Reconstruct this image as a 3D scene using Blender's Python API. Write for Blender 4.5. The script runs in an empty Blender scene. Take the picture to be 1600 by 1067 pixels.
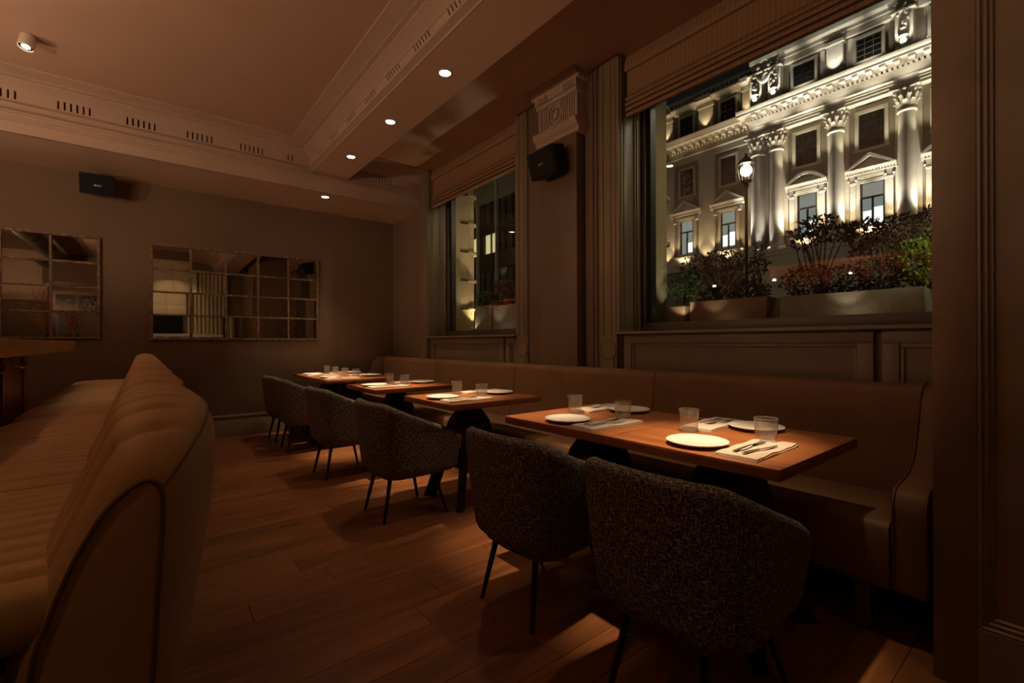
import bpy, bmesh, math, random
from mathutils import Vector, Matrix
random.seed(7)
SC = bpy.context.scene
COL = SC.collection
PI = math.pi

# ------------------------------------------------------------------ camera, world, exposure
cam_d = bpy.data.cameras.new('camera'); cam = bpy.data.objects.new('camera', cam_d); COL.objects.link(cam)
F_PX, THETA, ROLL = 723.5, math.atan2(579, 723.5), -0.00364
cam_d.sensor_width = 36.0; cam_d.lens = F_PX / 1600 * 36.0
cam_d.shift_y = (534.9 - 533.5) / 1600
cam_d.clip_start = 0.02; cam_d.clip_end = 300
fwd = Vector((math.sin(THETA), math.cos(THETA), 0)); rgt = Vector((math.cos(THETA), -math.sin(THETA), 0)); upv = Vector((0, 0, 1))
cr, sr = math.cos(ROLL), math.sin(ROLL)
r2 = rgt * cr + upv * sr; u2 = upv * cr - rgt * sr
M = Matrix((r2, u2, -fwd)).transposed().to_4x4(); M.translation = Vector((0, 0, 1.2))
cam.matrix_world = M
SC.camera = cam
SC.view_settings.view_transform = 'Standard'; SC.view_settings.look = 'None'
SC.view_settings.gamma = 1; SC.view_settings.use_curve_mapping = False
SC.view_settings.exposure = 0.0
W = bpy.data.worlds.new('night_sky'); SC.world = W; W.use_nodes = True
W.node_tree.nodes['Background'].inputs[0].default_value = (0.020, 0.017, 0.015, 1)
W.node_tree.nodes['Background'].inputs[1].default_value = 0.35
try:
    SC.cycles.use_denoising = True
    SC.cycles.max_bounces = 10; SC.cycles.transparent_max_bounces = 16
    SC.cycles.sample_clamp_indirect = 4.0
    SC.cycles.caustics_reflective = False; SC.cycles.caustics_refractive = False
except Exception: pass

WARM = (1.0, 0.69, 0.42); AMBER = (1.0, 0.46, 0.19)
E_DOWN, E_SKIRT, E_FILL, E_ROOM, E_STREET = 560, 30, 58, 19, 420
def spot(loc, aim, watts, angle, blend=.6, size=.04, color=WARM):
    d = bpy.data.lights.new('lamp_spot', 'SPOT'); d.energy = watts; d.spot_size = math.radians(angle); d.spot_blend = blend
    d.shadow_soft_size = size; d.color = color
    o = bpy.data.objects.new('lamp_spot', d); COL.objects.link(o); o.location = loc
    o.rotation_euler = (Vector(aim) - Vector(loc)).to_track_quat('-Z', 'Y').to_euler(); return o
def point(loc, watts, size=.1, color=WARM):
    d = bpy.data.lights.new('lamp_point', 'POINT'); d.energy = watts; d.shadow_soft_size = size; d.color = color
    o = bpy.data.objects.new('lamp_point', d); COL.objects.link(o); o.location = loc; return o

# ------------------------------------------------------------------ materials
def lin(r, g, b):
    f = lambda c: (c / 255 / 12.92) if c / 255 <= .04045 else ((c / 255 + .055) / 1.055) ** 2.4
    return (f(r), f(g), f(b), 1)
class NT:
    def __init__(s, name):
        s.m = bpy.data.materials.new(name); s.m.use_nodes = True; s.t = s.m.node_tree; s.n = s.t.nodes
        s.b = s.n['Principled BSDF']; s.out = s.n['Material Output']
    def new(s, typ, **kw):
        n = s.n.new(typ)
        for k, v in kw.items():
            if k in ('operation', 'blend_type', 'data_type', 'wave_type', 'bands_direction', 'wave_profile', 'distribution', 'feature', 'noise_dimensions'): setattr(n, k, v)
            else: n.inputs[k].default_value = v
        return n
    def link(s, a, b): s.t.links.new(a, b)
    def coords(s, scale=(1, 1, 1), rot=(0, 0, 0)):
        tc = s.n.new('ShaderNodeTexCoord'); mp = s.n.new('ShaderNodeMapping'); s.link(tc.outputs['Object'], mp.inputs[0])
        mp.inputs['Scale'].default_value = scale; mp.inputs['Rotation'].default_value = rot; return mp.outputs[0]
    def noise(s, vec, scale=1., detail=3., rough=.5, dist=0.):
        n = s.n.new('ShaderNodeTexNoise'); s.link(vec, n.inputs['Vector']); n.inputs['Scale'].default_value = scale
        n.inputs['Detail'].default_value = detail; n.inputs['Roughness'].default_value = rough; n.inputs['Distortion'].default_value = dist
        return n.outputs['Fac']
    def ramp(s, fac, stops):
        r = s.n.new('ShaderNodeValToRGB'); s.link(fac, r.inputs[0]); el = r.color_ramp.elements
        while len(el) < len(stops): el.new(.5)
        for e, (p, c) in zip(el, stops): e.position = p; e.color = c if len(c) == 4 else (*c, 1)
        return r.outputs[0]
    def bump(s, h, strength=.3, dist=.01):
        b = s.n.new('ShaderNodeBump'); s.link(h, b.inputs['Height']); b.inputs['Strength'].default_value = strength
        b.inputs['Distance'].default_value = dist; s.link(b.outputs[0], s.b.inputs['Normal'])
    def base(s, c): s.link(c, s.b.inputs['Base Color'])
def sc(c, k): return (min(1, c[0] * k), min(1, c[1] * k), min(1, c[2] * k), 1)
def paint(name, c, rough=.55, var=.12, scale=3., metallic=0., spec=.5, bump=.0, fine=60.):
    t = NT(name); v = t.coords(); n = t.noise(v, scale, 4)
    t.base(t.ramp(n, [(.3, sc(c, 1 - var)), (.7, sc(c, 1 + var))]))
    t.b.inputs['Roughness'].default_value = rough; t.b.inputs['Metallic'].default_value = metallic
    t.b.inputs['Specular IOR Level'].default_value = spec
    if bump: t.bump(t.noise(v, fine, 2), bump, .004)
    return t.m
def wood(name, dark, light, along='Y', rough=.4, scale=1., per_obj=.0, spec=.5):
    t = NT(name); s = {'X': (1.2, 14, 14), 'Y': (14, 1.2, 14), 'Z': (14, 14, 1.2)}[along]
    v = t.coords(tuple(k * scale for k in s))
    if per_obj:
        oi = t.n.new('ShaderNodeObjectInfo'); ad = t.n.new('ShaderNodeVectorMath'); ad.operation = 'ADD'
        mu = t.n.new('ShaderNodeVectorMath'); mu.operation = 'SCALE'; cb = t.n.new('ShaderNodeCombineXYZ')
        for i in range(3): t.link(oi.outputs['Random'], cb.inputs[i])
        t.link(cb.outputs[0], mu.inputs[0]); mu.inputs['Scale'].default_value = 60
        t.link(v, ad.inputs[0]); t.link(mu.outputs[0], ad.inputs[1]); v = ad.outputs[0]
    n = t.noise(v, 1., 6, .62, 1.2); n2 = t.noise(v, 5., 3, .6)
    mx = t.new('ShaderNodeMath', operation='MULTIPLY_ADD'); t.link(n2, mx.inputs[0]); mx.inputs[1].default_value = .35; t.link(n, mx.inputs[2])
    c = t.ramp(mx.outputs[0], [(.38, dark), (.62, tuple((a + b) / 2 for a, b in zip(dark, light))), (.9, light)])
    if per_obj:
        hs = t.n.new('ShaderNodeHueSaturation'); mr = t.n.new('ShaderNodeMapRange'); t.link(oi.outputs['Random'], mr.inputs[0])
        mr.inputs[3].default_value = 1 - per_obj; mr.inputs[4].default_value = 1 + per_obj
        t.link(mr.outputs[0], hs.inputs['Value']); t.link(c, hs.inputs['Color']); c = hs.outputs[0]
    t.base(c); t.b.inputs['Roughness'].default_value = rough; t.b.inputs['Specular IOR Level'].default_value = spec
    t.bump(mx.outputs[0], .12, .003); return t.m
def emit(name, c, k):
    t = NT(name); t.b.inputs['Base Color'].default_value = (0, 0, 0, 1); t.b.inputs['Emission Color'].default_value = (*c[:3], 1)
    t.b.inputs['Emission Strength'].default_value = k; return t.m
def thin_glass(name, tint=(1, 1, 1, 1), ior=1.5, rough=0.0, boost=1.):
    t = NT(name); tr = t.n.new('ShaderNodeBsdfTransparent'); tr.inputs[0].default_value = tint
    gl = t.n.new('ShaderNodeBsdfGlossy'); gl.inputs['Roughness'].default_value = rough
    lw = t.n.new('ShaderNodeLayerWeight'); lw.inputs['Blend'].default_value = .5
    pw = t.new('ShaderNodeMath', operation='POWER'); t.link(lw.outputs['Facing'], pw.inputs[0]); pw.inputs[1].default_value = 4.
    mu = t.new('ShaderNodeMath', operation='MULTIPLY_ADD'); t.link(pw.outputs[0], mu.inputs[0]); mu.inputs[1].default_value = .85; mu.inputs[2].default_value = .045 * boost
    mx = t.n.new('ShaderNodeMixShader'); t.link(mu.outputs[0], mx.inputs[0]); t.link(tr.outputs[0], mx.inputs[1]); t.link(gl.outputs[0], mx.inputs[2])
    t.link(mx.outputs[0], t.out.inputs[0]); return t.m
def ribbed_glass(name):
    t = NT(name); m = thin_glass(name + '_core', (.975, .975, .97, 1), 1.5, .12, 2.4); bpy.data.materials.remove(t.m)
    nt = m.node_tree; out = nt.nodes['Material Output']; src = out.inputs[0].links[0].from_socket
    df = nt.nodes.new('ShaderNodeBsdfTranslucent'); df.inputs[0].default_value = (.9, .86, .8, 1); d2 = nt.nodes.new('ShaderNodeBsdfDiffuse'); d2.inputs[0].default_value = (.9, .86, .8, 1)
    m1 = nt.nodes.new('ShaderNodeMixShader'); m1.inputs[0].default_value = .5; nt.links.new(df.outputs[0], m1.inputs[1]); nt.links.new(d2.outputs[0], m1.inputs[2])
    m2 = nt.nodes.new('ShaderNodeMixShader'); m2.inputs[0].default_value = .075; nt.links.new(src, m2.inputs[1]); nt.links.new(m1.outputs[0], m2.inputs[2]); nt.links.new(m2.outputs[0], out.inputs[0])
    m.name = name; return m
def tweed(name, attr=True):
    t = NT(name)
    if attr:
        an = t.n.new('ShaderNodeAttribute'); an.attribute_name = 'weave'; src = an.outputs['Vector']
        def cs(sc_):
            mp = t.n.new('ShaderNodeMapping'); t.link(src, mp.inputs[0]); mp.inputs['Scale'].default_value = sc_; return mp.outputs[0]
    else: cs = lambda sc_: t.coords(sc_)
    a = t.noise(cs((300, 38, 38)), 1., 2, .55); b = t.noise(cs((38, 300, 300)), 1., 2, .55); c = t.noise(cs((170, 170, 170)), 1., 2, .6)
    mx = t.new('ShaderNodeMath', operation='MAXIMUM'); t.link(a, mx.inputs[0]); t.link(b, mx.inputs[1])
    ad = t.new('ShaderNodeMath', operation='MULTIPLY_ADD'); t.link(c, ad.inputs[0]); ad.inputs[1].default_value = .6; t.link(mx.outputs[0], ad.inputs[2])
    col = t.ramp(ad.outputs[0], [(.76, (.030, .027, .031)), (.86, (.105, .088, .082)), (.95, (.42, .35, .28)), (1., (.60, .52, .43))])
    t.base(col); t.b.inputs['Roughness'].default_value = .95; t.b.inputs['Specular IOR Level'].default_value = .12
    t.bump(ad.outputs[0], .5, .004); return t.m
def leather(name, c, rough=.5, sheen=0., var=.16):
    t = NT(name); v = t.coords(); n = t.noise(v, 5., 5, .6)
    t.base(t.ramp(n, [(.3, sc(c, 1 - var)), (.7, sc(c, 1 + var))])); t.b.inputs['Roughness'].default_value = rough
    if sheen: t.b.inputs['Sheen Weight'].default_value = sheen
    t.bump(t.noise(v, 160., 2), .12, .002); return t.m
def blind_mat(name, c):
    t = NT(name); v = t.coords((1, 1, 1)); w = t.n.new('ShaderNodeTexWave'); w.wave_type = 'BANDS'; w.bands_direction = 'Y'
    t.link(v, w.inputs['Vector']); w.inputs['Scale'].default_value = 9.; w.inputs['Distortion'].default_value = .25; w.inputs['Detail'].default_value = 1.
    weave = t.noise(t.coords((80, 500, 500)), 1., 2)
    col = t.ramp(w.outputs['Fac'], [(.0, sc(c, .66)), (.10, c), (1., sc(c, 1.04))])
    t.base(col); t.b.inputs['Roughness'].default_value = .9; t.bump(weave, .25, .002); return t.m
def stone(name, c, rough=.8, course=None, var=.12):
    t = NT(name); v = t.coords(); n = t.noise(v, 1.3, 6, .6); n2 = t.noise(v, 14., 4)
    mx = t.new('ShaderNodeMath', operation='MULTIPLY_ADD'); t.link(n2, mx.inputs[0]); mx.inputs[1].default_value = .4; t.link(n, mx.inputs[2])
    col = t.ramp(mx.outputs[0], [(.45, sc(c, 1 - var)), (.95, sc(c, 1 + var))])
    t.base(col); t.b.inputs['Roughness'].default_value = rough
    if course:
        w = t.n.new('ShaderNodeTexBrick'); mp = t.coords((1, 1, 1), (0, PI / 2, PI / 2)); t.link(mp, w.inputs['Vector'])
        w.inputs['Scale'].default_value = 1.; w.inputs['Brick Width'].default_value = course * 2.2; w.inputs['Row Height'].default_value = course
        w.inputs['Mortar Size'].default_value = .02; t.bump(w.outputs['Fac'], -.6, .02)
    else: t.bump(n2, .2, .01)
    return t.m

MT = {}
MT['ceiling'] = paint('ceiling_plaster', (.51, .35, .265, 1), .62, .05, 1.2)
MT['trimw'] = paint('plaster_moulding', (.47, .35, .275, 1), .6, .05, 2.)
MT['gloss'] = paint('gloss_plaster_soffit', (.70, .52, .40, 1), .28, .04, 1.)
MT['wallb'] = paint('greige_wall_paint', (.18, .118, .072, 1), .75, .07, 1.5, bump=.08)
MT['panel'] = paint('grey_green_panel_paint', (.23, .175, .11, 1), .42, .07, 2.)
MT['panel2'] = paint('taupe_pilaster_paint', (.165, .108, .066, 1), .5, .07, 2.)
MT['pier'] = paint('brown_pier_paint', (.215, .14, .08, 1), .5, .14, 4., bump=.1, fine=25.)
MT['dark'] = paint('dark_recess', (.012, .010, .008, 1), .8)
MT['joint'] = paint('dark_joint', (.03, .018, .012, 1), .8)
MT['frame'] = paint('painted_window_frame', (.13, .105, .075, 1), .4, .1, 3.)
MT['blackframe'] = paint('black_gasket', (.008, .008, .007, 1), .4)
MT['plank'] = wood('oak_floor_boards', (.095, .030, .010, 1), (.285, .115, .042, 1), 'X', .33, .55, .16)
MT['table'] = wood('oak_table_top', (.165, .048, .012, 1), (.35, .125, .036, 1), 'Y', .42, 1.0, .05)
MT['barwood'] = wood('bar_top_wood', (.27, .13, .045, 1), (.60, .34, .14, 1), 'X', .35, 1.)
MT['redwood'] = wood('mahogany_cabinet', (.11, .028, .010, 1), (.27, .085, .03, 1), 'Z', .3, .6)
MT['legwood'] = wood('walnut_leg', (.06, .028, .014, 1), (.16, .08, .04, 1), 'Z', .5)
MT['black'] = paint('black_powder_coated_steel', (.008, .007, .007, 1), .45)
MT['blackcase'] = paint('black_speaker_case', (.008, .008, .008, 1), .6)
MT['grille'] = paint('black_speaker_grille', (.006, .006, .006, 1), .9, bump=.3, fine=400.)
MT['badge'] = paint('pale_metal_badge', (.6, .55, .5, 1), .35, metallic=.6)
MT['tweed'] = tweed('flecked_tweed'); MT['tweedseat'] = tweed('flecked_tweed_seat', False)
MT['seam'] = paint('grey_blue_seam_thread', (.06, .065, .075, 1), .8)
MT['tan'] = leather('tan_leather', (.245, .128, .054, 1), .6, .1, .14)
MT['tandark'] = leather('tan_leather_piping', (.20, .085, .035, 1), .6)
MT['olive'] = leather('cognac_stool_leather', (.46, .30, .145, 1), .5, .12, .08)
MT['olivedark'] = leather('stool_piping', (.15, .085, .04, 1), .6)
MT['plate'] = paint('white_porcelain', (.80, .76, .68, 1), .22, .02)
MT['linen'] = paint('beige_linen_napkin', (.54, .45, .355, 1), .95, .05, 12., bump=.3, fine=500.)
MT['steel'] = paint('dark_cutlery_steel', (.42, .38, .34, 1), .36, .05, metallic=1.)
MT['tumbler'] = ribbed_glass('clear_ribbed_tumbler_glass')
MT['pane'] = thin_glass('window_glass', (.95, .955, .94, 1), 1.5, 0., 1.5)
MT['mirror'] = paint('aged_mirror', (.62, .56, .46, 1), .02, .05, 6., metallic=1.)
MT['rust'] = paint('rusted_iron_frame', (.19, .125, .08, 1), .7, .6, 22., bump=.4, fine=90.)
MT['blind'] = blind_mat('roman_blind_linen', (.33, .195, .105, 1))
MT['chrome'] = paint('chrome', (.75, .72, .7, 1), .12, .02, metallic=1.)
MT['white'] = paint('white_enamel', (.72, .66, .58, 1), .35, .03)
MT['diffuser'] = emit('downlight_diffuser', (1., .86, .68), 14.)
MT['globe'] = emit('pendant_globe', (1., .5, .22), 26.)
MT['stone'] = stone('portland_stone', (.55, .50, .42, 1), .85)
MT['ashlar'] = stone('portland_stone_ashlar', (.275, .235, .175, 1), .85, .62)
MT['reveal'] = stone('stone_window_reveal', (.50, .41, .26, 1), .85)
MT['trough'] = stone('stone_trough', (.40, .35, .27, 1), .8)
MT['troughred'] = stone('terracotta_trough', (.28, .16, .09, 1), .8)
MT['fdark'] = paint('dark_window_glass', (.014, .016, .015, 1), .15)
MT['fframe'] = paint('dark_bronze_window_frame', (.02, .022, .018, 1), .5)
MT['fsash'] = paint('grey_sash_bars', (.16, .15, .12, 1), .6)
MT['flit'] = emit('lit_office_window', (.52, .60, .55), .42)
MT['fbright'] = emit('bright_office_window', (.95, 1., .95), 1.6)
MT['oconc'] = stone('concrete_band', (.20, .185, .13, 1), .9)
MT['odark'] = paint('dark_spandrel', (.020, .018, .013, 1), .3)
MT['oglass'] = paint('office_glass', (.05, .052, .042, 1), .25)
MT['olit'] = emit('lit_office_room', (1., .86, .42), .75)
MT['ofin'] = paint('pale_aluminium_fin', (.55, .5, .4, 1), .5)
MT['asphalt'] = paint('asphalt', (.03, .028, .026, 1), .9)
MT['lantern'] = emit('street_lantern', (1., .82, .5), 40.)
MT['leafdark'] = paint('dark_leaf', (.020, .020, .010, 1), .45, .3, 30.)
MT['leafred'] = paint('bronze_leaf', (.085, .038, .024, 1), .5, .35, 30.)
MT['leafgreen'] = paint('green_leaf', (.05, .09, .022, 1), .4, .35, 30.)
MT['leaflime'] = paint('lime_leaf', (.20, .26, .05, 1), .4, .3, 30.)
MT['branch'] = paint('pale_branch_bark', (.34, .20, .12, 1), .8)
MT['stem'] = paint('plant_stem', (.06, .04, .025, 1), .8)
MT['soil'] = paint('soil', (.02, .014, .01, 1), .95)
MT['curtain'] = paint('pale_curtain', (.60, .52, .38, 1), .6, .05)
MT['duct'] = paint('black_duct', (.02, .02, .02, 1), .35)
MT['b_amber'] = paint('amber_bottle', (.40, .13, .03, 1), .15); MT['b_clear'] = paint('pale_bottle', (.55, .5, .45, 1), .12)
MT['b_red'] = paint('red_bottle', (.45, .06, .03, 1), .15); MT['b_green'] = paint('green_bottle', (.05, .12, .05, 1), .15)
MT['label'] = paint('bottle_label', (.7, .64, .55, 1), .7)

# ------------------------------------------------------------------ mesh builder
class MB:
    def __init__(s): s.v = []; s.f = []; s.sm = []; s.at = {}
    def add(s, vs, fs, smooth=False):
        o = len(s.v); s.v += [tuple(p) for p in vs]; s.f += [tuple(i + o for i in f) for f in fs]; s.sm += [smooth] * len(fs); return s
    def box(s, x0, x1, y0, y1, z0, z1):
        x0, x1 = sorted((x0, x1)); y0, y1 = sorted((y0, y1)); z0, z1 = sorted((z0, z1))
        return s.add([(x0, y0, z0), (x1, y0, z0), (x1, y1, z0), (x0, y1, z0), (x0, y0, z1), (x1, y0, z1), (x1, y1, z1), (x0, y1, z1)],
              [(0, 3, 2, 1), (4, 5, 6, 7), (0, 1, 5, 4), (1, 2, 6, 5), (2, 3, 7, 6), (3, 0, 4, 7)])
    def obox(s, c, size, m):
        hx, hy, hz = [k / 2 for k in size]
        vs = [Vector(c) + m @ Vector((x, y, z)) for x, y, z in ((-hx, -hy, -hz), (hx, -hy, -hz), (hx, hy, -hz), (-hx, hy, -hz), (-hx, -hy, hz), (hx, -hy, hz), (hx, hy, hz), (-hx, hy, hz))]
        return s.add(vs, [(0, 3, 2, 1), (4, 5, 6, 7), (0, 1, 5, 4), (1, 2, 6, 5), (2, 3, 7, 6), (3, 0, 4, 7)])
    def prism(s, poly, axis, a0, a1, smooth=False):
        # poly: 2D points; axis 'Y' -> (x,z); 'X' -> (y,z); 'Z' -> (x,y)
        mk = {'Y': lambda p, a: (p[0], a, p[1]), 'X': lambda p, a: (a, p[0], p[1]), 'Z': lambda p, a: (p[0], p[1], a)}[axis]
        n = len(poly); vs = [mk(p, a0) for p in poly] + [mk(p, a1) for p in poly]
        s.add(vs, [(i, (i + 1) % n, n + (i + 1) % n, n + i) for i in range(n)], smooth)
        o = len(s.v) - 2 * n
        s.f += [tuple(o + i for i in reversed(range(n))), tuple(o + n + i for i in range(n))]; s.sm += [False, False]; return s
    def tube(s, pts, r, n=8, cap=True, closed=False):
        pts = [Vector(p) for p in pts]; L = len(pts); rs = r if isinstance(r, (list, tuple)) else [r] * L
        vs = []; ref = None
        for i, p in enumerate(pts):
            a = pts[(i - 1) % L] if (closed or i > 0) else p; b = pts[(i + 1) % L] if (closed or i < L - 1) else p
            d = (b - a).normalized()
            if ref is None: ref = Vector((0, 0, 1)) if abs(d.z) < .9 else Vector((1, 0, 0))
            x = d.cross(ref).normalized(); y = d.cross(x).normalized(); ref = -y if False else ref
            vs += [p + (x * math.cos(k * 2 * PI / n) + y * math.sin(k * 2 * PI / n)) * rs[i] for k in range(n)]
        fs = []
        for i in range(L if closed else L - 1):
            j = (i + 1) % L
            fs += [(i * n + k, i * n + (k + 1) % n, j * n + (k + 1) % n, j * n + k) for k in range(n)]
        s.add(vs, fs, True)
        if cap and not closed:
            o = len(s.v) - L * n
            s.f += [tuple(o + k for k in reversed(range(n))), tuple(o + (L - 1) * n + k for k in range(n))]; s.sm += [False, False]
        return s
    def lathe(s, prof, n=24, c=(0, 0, 0), rib=None, capb=True, capt=True):
        vs = []
        for i, (r, z) in enumerate(prof):
            for k in range(n):
                rr = r * (1 + (rib[i] * math.cos(k * PI) if rib else 0))
                a = 2 * PI * k / n; vs.append((c[0] + rr * math.cos(a), c[1] + rr * math.sin(a), c[2] + z))
        fs = [(i * n + k, i * n + (k + 1) % n, (i + 1) * n + (k + 1) % n, (i + 1) * n + k) for i in range(len(prof) - 1) for k in range(n)]
        s.add(vs, fs, True); o = len(s.v) - len(prof) * n
        if capb and prof[0][0] > 1e-6: s.f.append(tuple(o + k for k in reversed(range(n)))); s.sm.append(False)
        if capt and prof[-1][0] > 1e-6: s.f.append(tuple(o + (len(prof) - 1) * n + k for k in range(n))); s.sm.append(False)
        return s
    def grid(s, fn, nu, nv, cu=False, cv=False, smooth=True, weave=None):
        if weave:
            o = len(s.v)
            for i in range(nu):
                for j in range(nv): s.at[o + i * nv + j] = weave(i / (nu if cu else nu - 1), j / (nv if cv else nv - 1))
        vs = [fn(i / (nu if cu else nu - 1), j / (nv if cv else nv - 1)) for i in range(nu) for j in range(nv)]
        fs = [(i * nv + j, i * nv + (j + 1) % nv, ((i + 1) % nu) * nv + (j + 1) % nv, ((i + 1) % nu) * nv + j)
              for i in range(nu if cu else nu - 1) for j in range(nv if cv else nv - 1)]
        return s.add(vs, fs, smooth)
    def ball(s, c, r, nu=8, nv=6, sq=(1, 1, 1)):
        return s.grid(lambda u, v: (c[0] + r * sq[0] * math.sin(PI * v) * math.cos(2 * PI * u), c[1] + r * sq[1] * math.sin(PI * v) * math.sin(2 * PI * u), c[2] - r * sq[2] * math.cos(PI * v)), nu, nv, cu=True)
    def build(s, name, mat, parent=None, bevel=0, seg=2, sharp=40, off=None):
        bm = bmesh.new()
        ly = bm.verts.layers.float_vector.new('weave') if s.at else None
        bv = [bm.verts.new(p) for p in s.v]
        if s.at:
            for k, q in s.at.items(): bv[k][ly] = Vector(q)
        for f, sm in zip(s.f, s.sm):
            try: q = bm.faces.new([bv[i] for i in f]); q.smooth = sm
            except ValueError: pass
        bmesh.ops.remove_doubles(bm, verts=bm.verts, dist=1e-5)
        bmesh.ops.recalc_face_normals(bm, faces=bm.faces)
        if bevel:
            ed = [e for e in bm.edges if len(e.link_faces) == 2 and e.calc_face_angle(0) > math.radians(35)]
            bmesh.ops.bevel(bm, geom=ed, offset=bevel, segments=seg, affect='EDGES', profile=.5, clamp_overlap=True)
            for q in bm.faces: q.smooth = True
        me = bpy.data.meshes.new(name); bm.to_mesh(me); bm.free()
        me.materials.append(MT[mat] if isinstance(mat, str) else mat)
        me.set_sharp_from_angle(angle=math.radians(sharp))
        o = bpy.data.objects.new(name, me); COL.objects.link(o)
        if parent is not None:
            o.parent = parent
            r = parent
            offv = Vector(off) if off is not None else Vector((0, 0, 0))
            if off is None:
                while r is not None: offv += r.location if r.get('anchor') else Vector((0, 0, 0)); r = r.parent
            if offv.length > 0: me.transform(Matrix.Translation(-offv))
        return o
def tag(o, label=None, cat=None, group=None, kind=None):
    if label: o['label'] = label
    if cat: o['category'] = cat
    if group: o['group'] = group
    if kind: o['kind'] = kind
    return o
def thing(name, label, cat, loc=(0, 0, 0), group=None, kind=None):
    o = bpy.data.objects.new(name, None); COL.objects.link(o); o.location = loc; o['anchor'] = 1; o.empty_display_size = .1
    return tag(o, label, cat, group, kind)
def struct(name, label=None):
    o = bpy.data.objects.new(name, None); COL.objects.link(o); o['kind'] = 'structure'
    if label: o['label'] = label
    return o
def kids(o): return [c for c in KIDS.get(o.name, [])]
def copy_tree(o, parent=None, loc=None, children=None):
    c = o.copy(); COL.objects.link(c); c.parent = parent
    if loc is not None: c.location = loc
    for ch in o.children: copy_tree(ch, c)
    return c
def box(*a): return MB().box(*a)

# ================================================================== ROOM SHELL
YB, YF, XL = 6.95, -2.2, -4.0       # back wall, front wall behind the camera, bar side wall
ZB, ZS, ZC = 3.09, 3.31, 3.57       # rear soffit, beam soffit, ceiling
YFR = 6.0
fl = struct('floor', 'reddish oak plank floor')
box(XL - .2, 3.3, YF - .2, YB + .2, -.25, -.012).build('floor_base', 'joint', fl)
PW = .165; ny = int((YB - YF) / PW) + 1; nplank = 0
meshes = {}
for i in range(ny):
    y0 = YF + i * PW; y1 = min(y0 + PW, YB)
    if y1 - y0 < .03: continue
    if y0 < -.6: lens = [3.6, 3.6]
    else: lens = [1.6, 1.9, 2.2, 2.0]
    x = -4.0 - random.random() * 1.2
    while x < 3.2:
        L = random.choice(lens); xa, xb = max(x, XL), min(x + L, 3.2)
        x += L
        if xb - xa < .1: continue
        key = (round(xb - xa, 3), round(y1 - y0, 3))
        b = MB().box(-(xb - xa) / 2 + .001, (xb - xa) / 2 - .001, -(y1 - y0) / 2 + .0008, (y1 - y0) / 2 - .0008, -.012, 0)
        if key not in meshes:
            o = b.build('plank', 'plank', fl, bevel=.0012, seg=1); meshes[key] = o.data
        else:
            o = bpy.data.objects.new('plank', meshes[key]); COL.objects.link(o); o.parent = fl
        o.location = ((xa + xb) / 2, (y0 + y1) / 2, 0); nplank += 1

# walls
wb = struct('wall_back', 'greige painted back wall')
box(XL - .2, 3.9, YB, YB + .2, 0, 4.0).build('wall_surface', 'wallb', wb)
bb = struct('baseboard_back', 'tall painted baseboard with moulded top')
MB().prism([(YB, 0), (YB - .03, 0), (YB - .03, .205), (YB - .022, .215), (YB - .022, .235), (YB - .034, .245), (YB - .034, .262), (YB - .012, .275), (YB, .28)], 'X', XL, 3.14).build('baseboard_board', 'panel', bb)
wl = struct('wall_left'); box(XL - .2, XL, YF - .2, YB, 0, 4.0).build('wall_surface', 'wallb', wl)
wf = struct('wall_front')
for a in ((XL, .2, 0, 4.0), (1.15, 3.9, 0, 4.0), (.2, 1.15, 0, 1.35), (.2, 1.15, 3.3, 4.0)):
    box(a[0], a[1], YF - .2, YF, a[2], a[3]).build('wall_surface', 'wallb', wf)

# ceiling : coffer, beam with downlights, bay over the windows, rear soffit
ce = struct('ceiling', 'plaster ceiling with coffer and beams')
box(XL - .2, 1.7, YF - .2, YFR, ZC, ZC + .2).build('coffer_panel', 'ceiling', ce)
box(2.05, 3.9, YF - .2, YFR + .1, ZC, ZC + .2).build('bay_panel', 'ceiling', ce)
box(1.66, 2.09, YF, YFR, ZS, ZC + .15).build('beam', 'gloss', ce)
box(XL, 3.14, YFR + .02, YB, ZB, ZC + .2).build('rear_soffit', 'gloss', ce)
box(XL, 3.14, YFR, YFR + .03, ZB + .16, ZC + .1).build('frieze', 'trimw', ce)
MB().prism([(YFR + .03, ZB), (YFR + .005, ZB), (YFR + .005, ZB + .095), (YFR - .005, ZB + .10), (YFR - .02, ZB + .118), (YFR - .05, ZB + .135), (YFR - .05, ZB + .150), (YFR - .065, ZB + .155), (YFR - .065, ZB + .172), (YFR + .03, ZB + .18)], 'X', XL, 3.14).build('architrave_moulding', 'trimw', ce)
CP = [(0, 3.355), (.012, 3.36), (.012, 3.372)]          # lower bead; band comes as blocks
CU = [(0, 3.445), (.052, 3.445), (.060, 3.455), (.085, 3.47), (.125, 3.497), (.15, 3.507), (.15, 3.519), (.19, 3.523), (.19, 3.533), (.225, 3.540), (.262, 3.551), (.31, 3.556), (.31, ZC + .01), (0, ZC + .01)]
def cornice_y(x0, x1):   # along X on the rear frieze
    MB().prism([(YFR - o, z) for o, z in CU], 'X', x0, x1).build('cornice', 'trimw', ce)
    box(x0, x1, YFR - .03, YFR, 3.362, 3.447).build('dentil_backing', 'joint', ce)  # dark colour stands in for shade inside the dentil slots
    box(x0, x1, YFR - .058, YFR, 3.352, 3.366).build('bead', 'trimw', ce)
def blocks_x(x0, x1, step, w, fn):
    # the band is made of blocks; between them six open slots per group
    xs = [x0]; x = x0 + .12
    segs = []; cur = x0
    while x < x1 - .02:
        for k in range(6):
            a = x + k * w
            if a + .014 < x1: segs.append((cur, a)); cur = a + .014
        x += step
    segs.append((cur, x1))
    for a, b in segs:
        if b - a > .003: fn(a, b)
cornice_y(XL, 1.66); cornice_y(2.09, 3.14)
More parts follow.
